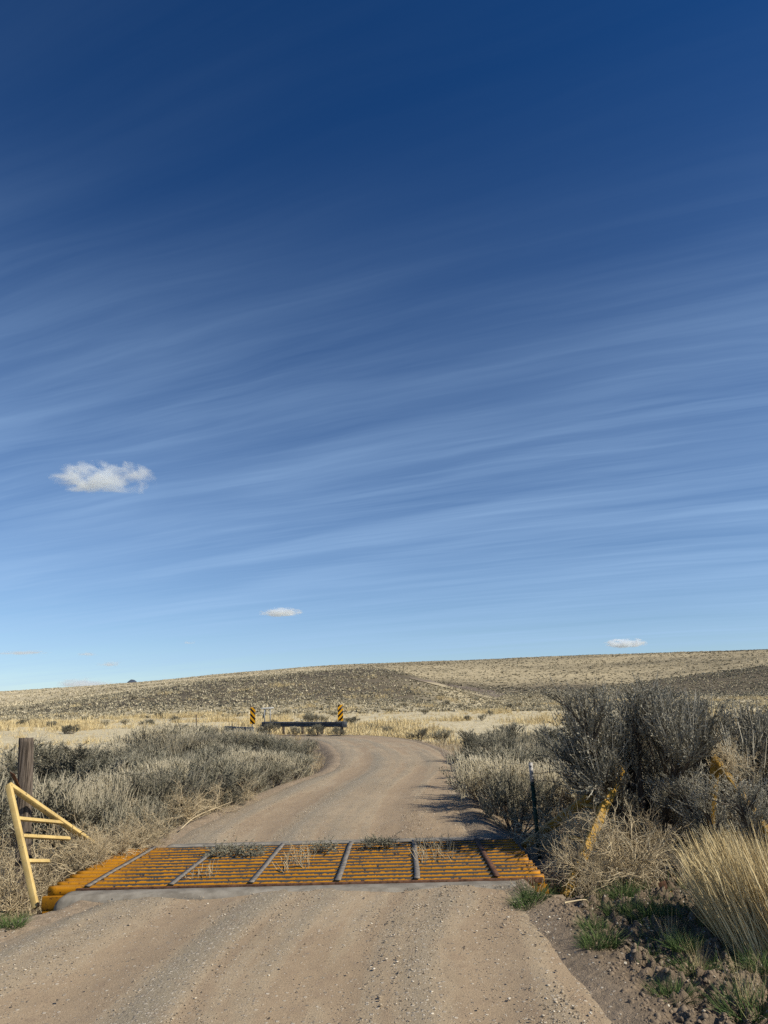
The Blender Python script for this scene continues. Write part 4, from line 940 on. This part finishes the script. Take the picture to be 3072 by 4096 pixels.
# ---- plant litter caught on the guard
def sprig_mb(seed, w_, d_, n=260):
    r = np.random.default_rng(seed); mb = MB(); b = np.stack([r.uniform(-w_, w_, n), r.normal(0, d_ * 0.5, n), r.uniform(-0.04, 0.03, n)], 1)
    P = grow(b, np.stack([r.normal(0, 1, n), r.normal(0, 0.6, n), r.uniform(0, 0.5, n)], 1), r.uniform(0.05, 0.14, n), 5, 0.0, 0.15, r)
    V, Fq = tubes(P, np.full((n, 5), 0.002), 3); mb.add(V, Fq, 0, r.uniform(0.2, 0.7, n).repeat(15)); i = np.repeat(np.arange(n), 10); p, tg = sample(P[i], r.uniform(0.1, 1, len(i)))
    dl = fan(tg, 0.6, r); L = r.uniform(0.012, 0.028, len(i)); sd = nrm(np.cross(dl, rand_dir(len(i), r))) * (L * 0.18)[:, None]
    mb.add(np.stack([p, p + dl * (L * .5)[:, None] + sd, p + dl * L[:, None], p + dl * (L * .5)[:, None] - sd], 1).reshape(-1, 3), np.arange(len(i) * 4).reshape(-1, 4), 0, r.uniform(0, 0.7, len(i)).repeat(4)); return mb
for (a, b, w_, d_, lb) in [(0.325, 0.70, 0.30, 0.14, 'broad grey-green sagebrush sprig lying on the cattle guard'), (0.66, 0.78, 0.17, 0.12, 'clump of grey sagebrush litter caught on the cattle guard between two dark straps'), (0.53, 0.70, 0.10, 0.08, 'smallest grey litter clump near the middle of the cattle guard')]:
    o = sprig_mb(int(a * 100), w_, d_, int(900 * w_)).build('sagebrush_sprig', M['sage']); o.location = Vector(gpt(GW * a, GD * b, 0.02)); tag(o, lb, 'sprig', 'plant litter on the cattle guard')
def stalks_mb(seed, w_, d_, n):
    r = np.random.default_rng(seed); b = np.stack([r.uniform(-w_, w_, n), r.uniform(-d_, d_, n), np.full(n, -0.10)], 1)
    P = grow(b, np.stack([r.normal(0, 0.35, n), r.normal(0, 0.35, n), np.ones(n)], 1), r.uniform(0.10, 0.22, n), 5, -0.05, 0.12, r); V, Fq = tubes(P, np.full((n, 5), 0.0024), 3)
    return MB().add(V, Fq, 0, r.uniform(0.2, 0.9, n).repeat(15))
for (a, b, w_, d_, n, lb) in [(0.79, 0.62, 0.18, 0.55, 130, 'thin dry stalks poking up through the guard left of its rusty strap'), (0.48, 0.55, 0.16, 0.60, 110, 'thin dry stalks poking up through the middle of the guard'), (0.30, 0.20, 0.10, 0.2, 30, 'few dry stalks poking through the guard nearest its left part'), (0.955, -0.10, 0.09, 0.05, 45, 'dry stalks in front of the right end of the guard')]:
    o = stalks_mb(int(a * 77), w_, d_ * GD / 2, n).build('dry_stalks', M['weed']); o.location = Vector(gpt(GW * a, GD * b, -0.1 if b < 0 else 0)); tag(o, lb, 'dry stalks', 'dry stalks at the cattle guard')

# ---- bunchgrass and green tufts
def bunch(seed, n, L, spread, wd, base_r, lean=(0, 0), K=5, wob=0.05, droop=0.04):
    r = np.random.default_rng(seed); az = r.uniform(0, 6.28, n); rr = base_r * np.sqrt(r.random(n)); b = np.stack([rr * np.cos(az), rr * np.sin(az), np.full(n, -0.02)], 1)
    d = np.stack([b[:, 0] / base_r * spread + r.normal(0, spread * 0.45, n) + lean[0], b[:, 1] / base_r * spread + r.normal(0, spread * 0.45, n) + lean[1], np.ones(n)], 1)
    V, Fq = blades(b, d, r.uniform(0.45, 1.0, n) * L, np.full(n, wd) * r.uniform(0.6, 1.3, n), K, droop, wob, r)
    return MB().add(V, Fq, 0, np.clip(r.normal(0.45, 0.28, n), 0, 1).repeat(K * 2))
ST = [tag(bunch(60 + i, 640, 0.66, 0.15, 0.0105, 0.15, (-0.27, 0.08)).build('bunchgrass', M['straw']), '', 'bunchgrass') for i in range(3)]
for i, (cx, cy, y, s, lb) in enumerate([(2945, 3750, 0, 0.98, 'tall straw bunchgrass leaning left, the leftmost clump of its stand'), (3020, 3800, 0, 1.05, 'tall straw bunchgrass in the middle front of its stand'), (3115, 3815, 0, 1.05, 'tall straw bunchgrass in the front of its stand by the right border'),
                                    (3075, 3715, 0, 1.15, 'tall straw bunchgrass behind the middle front clump'), (3140, 3745, 0, 1.1, 'tall straw bunchgrass cut by the right border of the picture'), (2975, 3680, 0, 1.05, 'tall straw bunchgrass at the back of its stand, over the dark stems')]):
    place(ST[i % 3], on_px(cx, cy), rng.uniform(-0.3, 0.3), s, lb, 'straw bunchgrass stand')
GT = [tag(bunch(70 + i, 260, 0.22, 0.85, 0.0060, 0.11, wob=0.10, droop=0.10).build('grass_tuft', M['green']), '', 'grass tuft') for i in range(3)]
gt = [(2140, 3590, .9), (2100, 3612, .75), (2235, 3565, 1.0), (2540, 3580, 1.05), (2490, 3600, .9), (2360, 3622, .6), (2470, 3660, .7), (2620, 3660, .95), (2580, 3690, .8), (2370, 3722, .65), (2410, 3775, .85), (2370, 3790, .6), (2580, 3830, .55),
      (2760, 3885, .75), (2740, 3850, .7), (2690, 3995, .75), (3000, 4060, 1.1), (2870, 3895, .6), (2660, 3760, .9), (2720, 3690, .9), (2780, 3560, .9), (2400, 3590, .7), (2950, 3880, .7), (3050, 3900, .7), (2330, 3585, .8), (20, 3690, .9), (50, 3705, .7)]
gp = [on_px(*a[:2]) for a in gt]
gl = rank_labels([('large' if a[2] > 0.95 else 'small' if a[2] < 0.66 else 'medium', p[:2]) for a, p in zip(gt, gp)], '%s green grass tuft on the dirt, %s %s', [('the steel bracket', q[:2]), ('the guard\'s right end', gpt(GW, 0)), ('the straw bunchgrass', on_px(2800, 3760)[:2]), ('the flat stone on the road', on_px(2125, 3840)[:2]), ('the guard\'s left end', gpt(0, 0)), ('the lower right corner', on_px(3072, 4096)[:2])])
for a, p, lb in zip(gt, gp, gl): place(GT[int(rng.integers(3))], p, rng.uniform(0, 6.28), a[2], lb, 'green grass tufts on the right shoulder' if p[0] > 0 else 'green grass tufts at the left shoulder')
dg = [(2690, 3800, .45), (2760, 3830, .36), (2800, 3900, .34), (2985, 4040, .5), (3040, 3960, .42)]
DT = tag(bunch(79, 70, 0.62, 0.35, 0.004, 0.08, (-0.1, 0)).build('dry_tuft', M['straw']), '', 'grass tuft')
for a, lb in zip(dg, ['thin pale dry grass tuft among green grass left of the straw stand', 'thin pale dry grass tuft in front of the leftmost straw clump', 'thin dry grass tuft on the clods before the straw stand', 'dry grass rising from the large green tuft in the lower right corner', 'thin dry grass tuft by the right border before the straw stand']):
    place(DT, on_px(*a[:2]), rng.uniform(0, 6.28), a[2], lb, 'thin dry grass tufts on the right shoulder')

# ---- rocks
def rock(px, py, rx, rz, label):
    r = np.random.default_rng(int(px)); nu, nv = 18, 11; th = np.linspace(0, 2 * np.pi, nu, endpoint=False); ph = np.linspace(-np.pi / 2, np.pi / 2, nv)
    T, Pp = np.meshgrid(th, ph); k = 1 + 0.25 * fbm(np.cos(T) * 1.5 + px, np.sin(T) * 1.5 + Pp, 7) ; V = np.stack([np.cos(T) * np.cos(Pp) * rx * k, np.sin(T) * np.cos(Pp) * rx * 0.8 * k, np.sin(Pp) * rz * k], -1).reshape(-1, 3)
    I, J = np.meshgrid(np.arange(nv - 1), np.arange(nu), indexing='ij'); a = I * nu + J; b = I * nu + (J + 1) % nu
    o = mk('rock', V, np.stack([a, b, b + nu, a + nu], -1).reshape(-1, 4), M['rock'], smooth=True); g = on_px(px, py);  o.location = Vector(g + np.array([0, 0, rz * 0.15])); tag(o, label, 'rock')
rock(2122, 3845, 0.062, 0.020, 'flat brown stone half buried at the right edge of the road'); rock(1974, 3536, 0.048, 0.035, 'brown stone against the near sill of the cattle guard'); rock(1390, 4000, 0.022, 0.013, 'small pale stone on the road in the bottom middle'); rock(2262, 3908, 0.035, 0.015, 'dark flat stone at the road edge below the brown one')

# ---------------------------------------------------------------- countless cover: hill shrubs, dry grass, green grass, gravel
def tuft_cover(name, XY, Z, size, tint, nb, mat, upright=0.5, wd=0.32, ht=1.0):
    n = len(XY); r = np.random.default_rng(len(XY)); i = np.repeat(np.arange(n), nb); az = r.uniform(0, 6.28, len(i)); s = size[i]
    c = np.concatenate([XY, Z[:, None]], 1)[i]; rad = r.random(len(i)) ** 0.5 * 0.42
    b = c + np.stack([np.cos(az) * rad * s, np.sin(az) * rad * s, -0.05 * s], 1)
    d = nrm(np.stack([np.cos(az) * rad * 2, np.sin(az) * rad * 2, np.full(len(i), upright)], 1) + r.normal(0, 0.3, (len(i), 3))); L = s * ht * r.uniform(0.6, 1.0, len(i)) * (1 - rad)
    tip = b + d * L[:, None]; sd = nrm(np.cross(d, rand_dir(len(i), r))) * (s * wd * 0.5 * r.uniform(0.5, 1.2, len(i)))[:, None]
    V = np.stack([b - sd, b + sd, tip + sd * 0.45, tip - sd * 0.45], 1).reshape(-1, 3)
    tag(mk(name, V, np.arange(len(i) * 4).reshape(-1, 4), mat, tint=np.clip(tint[i] + r.normal(0, 0.13, len(i)), 0, 1).repeat(4)), kind='stuff')
def polar_pts(n, r0, r1, a0, a1, pw=1.0):
    r_ = np.sqrt(rng.uniform(r0 ** 2, r1 ** 2, n)) if pw == 1 else r0 * (r1 / r0) ** rng.random(n); a = rng.uniform(a0, a1, n); return np.stack([r_ * np.sin(a), r_ * np.cos(a)], 1), r_, a
def no_track(XY):
    d = np.full(len(XY), 1e9)
    for a, b in zip(TRK[:-1], TRK[1:]):
        t = np.clip(((XY - a) @ (b - a)) / ((b - a) @ (b - a)), 0, 1); d = np.minimum(d, np.hypot(*(XY - a - t[:, None] * (b - a)).T))
    return d > 7
A0, A1 = -0.60, 0.60
XY, R_, A_ = polar_pts(26000, 145, 380, A0, A1); nb_ = fbm(XY[:, 0] / 25, XY[:, 1] / 25, 91); keep = no_track(XY) & (rng.random(len(XY)) < 0.9 + nb_)
XY, R_, A_ = XY[keep], R_[keep], A_[keep]; tuft_cover('hill_shrubs', XY, far_z(XY[:, 0], XY[:, 1]), rng.uniform(0.6, 1.2, len(XY)), np.clip(rng.normal(0.55, 0.17, len(XY)), 0.2, 1), 13, M['cover'], 0.45, 0.40, 0.75)
XY, R_, A_ = polar_pts(36000, 380, 1150, A0, A1, 0); keep = no_track(XY); XY = XY[keep]; n2 = fbm(XY[:, 0] / 50, XY[:, 1] / 50, 95)
tuft_cover('far_shrubs', XY, far_z(XY[:, 0], XY[:, 1]), rng.uniform(0.7, 1.8, len(XY)), np.clip(rng.normal(0.42, 0.33, len(XY)) + n2 + 0.28 * (np.arctan2(XY[:, 0], XY[:, 1]) < -0.05), 0, 1), 8, M['cover'], 0.4, 0.5, 0.7)
XY, R_, A_ = polar_pts(44000, 30, 260, A0, A1, 0); e_, _ = road_dist(XY[:, 0], XY[:, 1]); nn = fbm(XY[:, 0] / 9, XY[:, 1] / 9, 77) + 0.3 * fbm(XY[:, 0] / 40, XY[:, 1] / 40, 73)
nrail = np.hypot(XY[:, 0] + 5, XY[:, 1] - 48.5) < 7; keep = (e_ > np.where(nrail, 0.15, 0.9)) & (rng.random(len(XY)) < np.clip(0.10 + 5.0 * (nn - 0.02) + 0.9 * nrail, 0.30, 1.0) * np.where(R_ > 95, 1.0, 0.55)); XY = XY[keep]; R_ = R_[keep]; nn = nn[keep]
tuft_cover('dry_grass', XY, base_z(XY[:, 0], XY[:, 1]), np.clip(0.28 + nn * 1.8, 0.16, 0.85) * rng.uniform(0.7, 1.3, len(XY)) * np.where(R_ > 95, 1.25, 1.0), np.clip(rng.normal(0.5, 0.22, len(XY)), 0, 1), 16, M['straw'], 1.5, 0.07, 1.35)
# short dry grass and litter between the bushes near the road
n = 15000; XY = np.stack([rng.uniform(-14, 14, n), rng.uniform(7.5, 40, n)], 1); e_, _ = road_dist(XY[:, 0], XY[:, 1]); keep = (e_ > 0.35) & ~((XY[:, 0] > 0) & (XY[:, 1] < 9.2)) & (rng.random(n) < np.where(e_ < 2.2, 1.0, 0.5)); XY = XY[keep]
qa = (XY - GNL0[:2]) @ gu; qb = (XY - GNL0[:2]) @ gn; k2 = ~((qa > -0.15) & (qa < GW + 0.15) & (qb > -0.4) & (qb < GD + 0.4)); XY = XY[k2]
tuft_cover('short_dry_grass', XY, base_z(XY[:, 0], XY[:, 1]), rng.uniform(0.10, 0.30, len(XY)), np.clip(rng.normal(0.35, 0.2, len(XY)), 0, 1), 12, M['weed'], 1.1, 0.035, 1.1)
# low green grass on the damp right shoulder and at the left edge
n = 6500; XY = np.concatenate([np.array([on_px(x, y)[:2] for x, y in zip(rng.uniform(2240, 3072, 130), rng.uniform(3560, 3720, 130))]), np.array([on_px(x, y)[:2] for x, y in zip(rng.uniform(2560, 3072, 110), rng.uniform(3680, 3900, 110))]), np.array([on_px(x, y)[:2] for x, y in zip(rng.uniform(0, 170, 40), rng.uniform(3640, 3720, 40))])])
XY = (XY[:, None] + rng.normal(0, 0.09, (len(XY), 8, 2))).reshape(-1, 2); e_, _ = road_dist(XY[:, 0], XY[:, 1]); XY = XY[e_ > 0.25]
V, Fq = blades(np.concatenate([XY, ground_z(XY[:, 0], XY[:, 1])[:, None] - 0.01], 1), np.stack([rng.normal(0, .5, len(XY)), rng.normal(0, .5, len(XY)), np.ones(len(XY))], 1), rng.uniform(0.04, 0.13, len(XY)), np.full(len(XY), 0.005), 4, 0.08, 0.08)
tag(mk('green_grass', V, Fq, M['green'], tint=np.clip(rng.normal(0.4, 0.3, len(XY)), 0, 1).repeat(8)), kind='stuff')
# loose gravel
def gravel():
    n = 170000; y = 3.9 + 18 * rng.random(n) ** 1.8; x = rng.uniform(-4.2, 3.6, n); e_, lat = road_dist(x, y)
    rut = np.exp(-((lat + 0.95) / 0.36) ** 2) + np.exp(-((lat - 0.72) / 0.36) ** 2) + 0.6 * np.exp(-((lat - 1.55) / 0.2) ** 2); pn = fbm(x * 1.1, y * 0.6, 81)
    pr = np.where(e_ < 0.2, np.clip(0.30 - 0.35 * rut + 0.8 * pn + 2.4 * fbm(lat * 2.6 + 9, y * 0.10, 87, 4) + 0.35 * np.exp(-((lat - 1.5) / 0.45) ** 2), 0.03, 1), np.where((e_ < 1.9) & ((x > 0) | (y < 7.2)), np.where(x > 0, 0.16, 0.45), 0.03))
    qa = (np.stack([x, y], 1) - GNL0[:2]) @ gu; qb = (np.stack([x, y], 1) - GNL0[:2]) @ gn
    keep = (rng.random(n) < pr) & ~((qb > -0.22) & (qb < GD + 0.22) & (qa > -0.1) & (qa < GW + 0.1)); x, y, e_ = x[keep], y[keep], e_[keep]; n = len(x)
    gz = np.where(e_ < 0.0, road_z(x, y) + 0.0 + 0.02 * fbm(x * 1.1, y * 0.6, 81) + 0.012 * fbm(x * 7, y * 4, 83, 3) - 0.012 * rut[keep], ground_z(x, y))
    s = 0.0040 * np.exp(rng.exponential(0.33, n)); s = np.minimum(s, 0.014)
    o = np.array([[1, 0, 0], [-1, 0, 0], [0, 1, 0], [0, -1, 0], [0, 0, 1], [0, 0, -1]], float); f = np.array([[0, 2, 4], [2, 1, 4], [1, 3, 4], [3, 0, 4], [2, 0, 5], [1, 2, 5], [3, 1, 5], [0, 3, 5]])
    a = rng.uniform(0, 6.28, n); ca, sa = np.cos(a)[:, None], np.sin(a)[:, None]; P = o[None] * rng.uniform(0.6, 1.35, (n, 6, 1)) + rng.normal(0, 0.18, (n, 6, 3))
    V = np.stack([P[..., 0] * ca - P[..., 1] * sa, P[..., 0] * sa + P[..., 1] * ca, P[..., 2] * 0.42], -1) * s[:, None, None] + np.stack([x, y, gz + s * 0.02], 1)[:, None]
    Fq = (np.arange(n)[:, None, None] * 6 + f[None]).reshape(-1, 3); tag(mk('gravel', V.reshape(-1, 3), Fq, M['gravel'], tint=np.clip(rng.beta(1.6, 2.0, n), 0, 1).repeat(6)), kind='stuff')
gravel()
def clods():
    n = 42000; y = rng.uniform(4.0, 8.2, n); x = rng.uniform(1.2, 4.2, n); e_, _ = road_dist(x, y); keep = (e_ > 0.0) & (rng.random(n) < np.clip(0.35 + 2.5 * fbm(x * 1.5, y * 1.5, 97), 0, 1)) & (x < 1.1 * y * 0.56); x, y = x[keep], y[keep]; n = len(x)
    s = np.minimum(0.005 * np.exp(rng.exponential(0.45, n)), 0.020); th = np.linspace(0, 2 * np.pi, 6, endpoint=False)
    ring = np.concatenate([np.stack([np.cos(th), np.sin(th), 0 * th - 0.2], 1), np.stack([0.75 * np.cos(th + .5), 0.75 * np.sin(th + .5), 0 * th + 0.45], 1), [[0, 0, 0.75]]])
    f = [[i, (i + 1) % 6, 6 + i] for i in range(6)] + [[(i + 1) % 6, 6 + (i + 1) % 6, 6 + i] for i in range(6)] + [[6 + i, 6 + (i + 1) % 6, 12] for i in range(6)]
    P = ring[None] * rng.uniform(0.65, 1.3, (n, 13, 1)) + rng.normal(0, 0.1, (n, 13, 3)); a = rng.uniform(0, 6.28, n)[:, None]
    V = np.stack([P[..., 0] * np.cos(a) - P[..., 1] * np.sin(a), P[..., 0] * np.sin(a) + P[..., 1] * np.cos(a), P[..., 2]], -1) * s[:, None, None] + np.stack([x, y, ground_z(x, y)], 1)[:, None]
    tag(mk('dirt_clods', V.reshape(-1, 3), (np.arange(n)[:, None, None] * 13 + np.array(f)[None]).reshape(-1, 3), M['clod']), kind='stuff')
clods()

# ---------------------------------------------------------------- small fair-weather clouds: real volumes of droplets far away
def cloud_mat(name, dens, scale, seed, soft):
    mt = bpy.data.materials.new(name); mt.use_nodes = True; t = NT(mt.node_tree); t.n.clear(); out = t.n.new('ShaderNodeOutputMaterial'); pv = t.n.new('ShaderNodeVolumePrincipled')
    tcn = t.n.new('ShaderNodeTexCoord'); ob = tcn.outputs['Object']      # unit ball in object space
    mp = t.n.new('ShaderNodeMapping'); mp.inputs['Location'].default_value = (seed, seed * 0.7, 0); mp.inputs['Scale'].default_value = scale; t.l.new(ob, mp.inputs[0])
    n1 = t.noise(1.5, 6, 0.56, mp.outputs[0], 0.7); s = t.n.new('ShaderNodeSeparateXYZ'); t.l.new(ob, s.inputs[0])
    ln = t.n.new('ShaderNodeVectorMath'); ln.operation = 'LENGTH'; t.l.new(ob, ln.inputs[0])
    f = t.math('SUBTRACT', t.math('ADD', t.math('MULTIPLY', n1, 3.0), -0.72), t.math('ADD', ln.outputs['Value'], t.ramp(s.outputs[2], -0.15, -0.75, 0.0, 0.5)))
    d = t.math('MULTIPLY', t.ramp(f, 0.0, soft), dens); t.l.new(d, pv.inputs['Density']); pv.inputs['Color'].default_value = (0.90, 0.95, 1, 1); pv.inputs['Anisotropy'].default_value = 0.2
    t.l.new(pv.outputs[0], out.inputs['Volume']); return mt
def cloud(px, py, wpx, hpx, D, dens, seed, label, soft=0.5, rot=0.0):
    c = at_y(px, py, D); sc = D / fwd[1] / F * 1.02
    bmv = []; nu, nv = 24, 13; th = np.linspace(0, 2 * np.pi, nu, endpoint=False); ph = np.linspace(-np.pi / 2, np.pi / 2, nv); T, Pp = np.meshgrid(th, ph)
    V = np.stack([np.cos(T) * np.cos(Pp), np.sin(T) * np.cos(Pp), np.sin(Pp)], -1).reshape(-1, 3); I, J = np.meshgrid(np.arange(nv - 1), np.arange(nu), indexing='ij'); a = I * nu + J; b = I * nu + (J + 1) % nu
    o = mk('cloud', V, np.stack([a, b, b + nu, a + nu], -1).reshape(-1, 4), cloud_mat('cloud_droplets', dens, (1.5, 1.5, 0.9), seed, soft)); o.location = Vector(c); o.scale = (wpx / 2 * sc, wpx / 3 * sc, hpx / 2 * sc); o.rotation_euler = (0, rot, 0)
    tag(o, label, 'cloud', 'small clouds over the hills')
cloud(415, 1920, 450, 150, 3000, 0.020, 3.1, 'largest white ragged cloud, floating alone at the left of the sky')
cloud(1125, 2452, 175, 46, 5000, 0.05, 8.4, 'small flat white cloud above the road')
cloud(2500, 2577, 170, 48, 6000, 0.05, 12.6, 'small white cloud just above the skyline at the right')
cloud(350, 2738, 260, 50, 9000, 0.012, 17.2, 'faint grey flat cloud beside the far mountain', 0.8)
cloud(350, 2618, 95, 22, 8000, 0.016, 21.2, 'tiny grey cloud above the left end of the hill', 0.8)
cloud(90, 2612, 220, 20, 8000, 0.014, 25.5, 'thin grey streak of cloud at the left border near the horizon', 0.8)
cloud(440, 2658, 110, 28, 8000, 0.014, 29.9, 'tiny pale cloud above the far mountain', 0.8)
cloud(755, 2572, 60, 14, 7000, 0.018, 33.3, 'tiniest dark fleck of cloud left of the flat white one', 0.8)
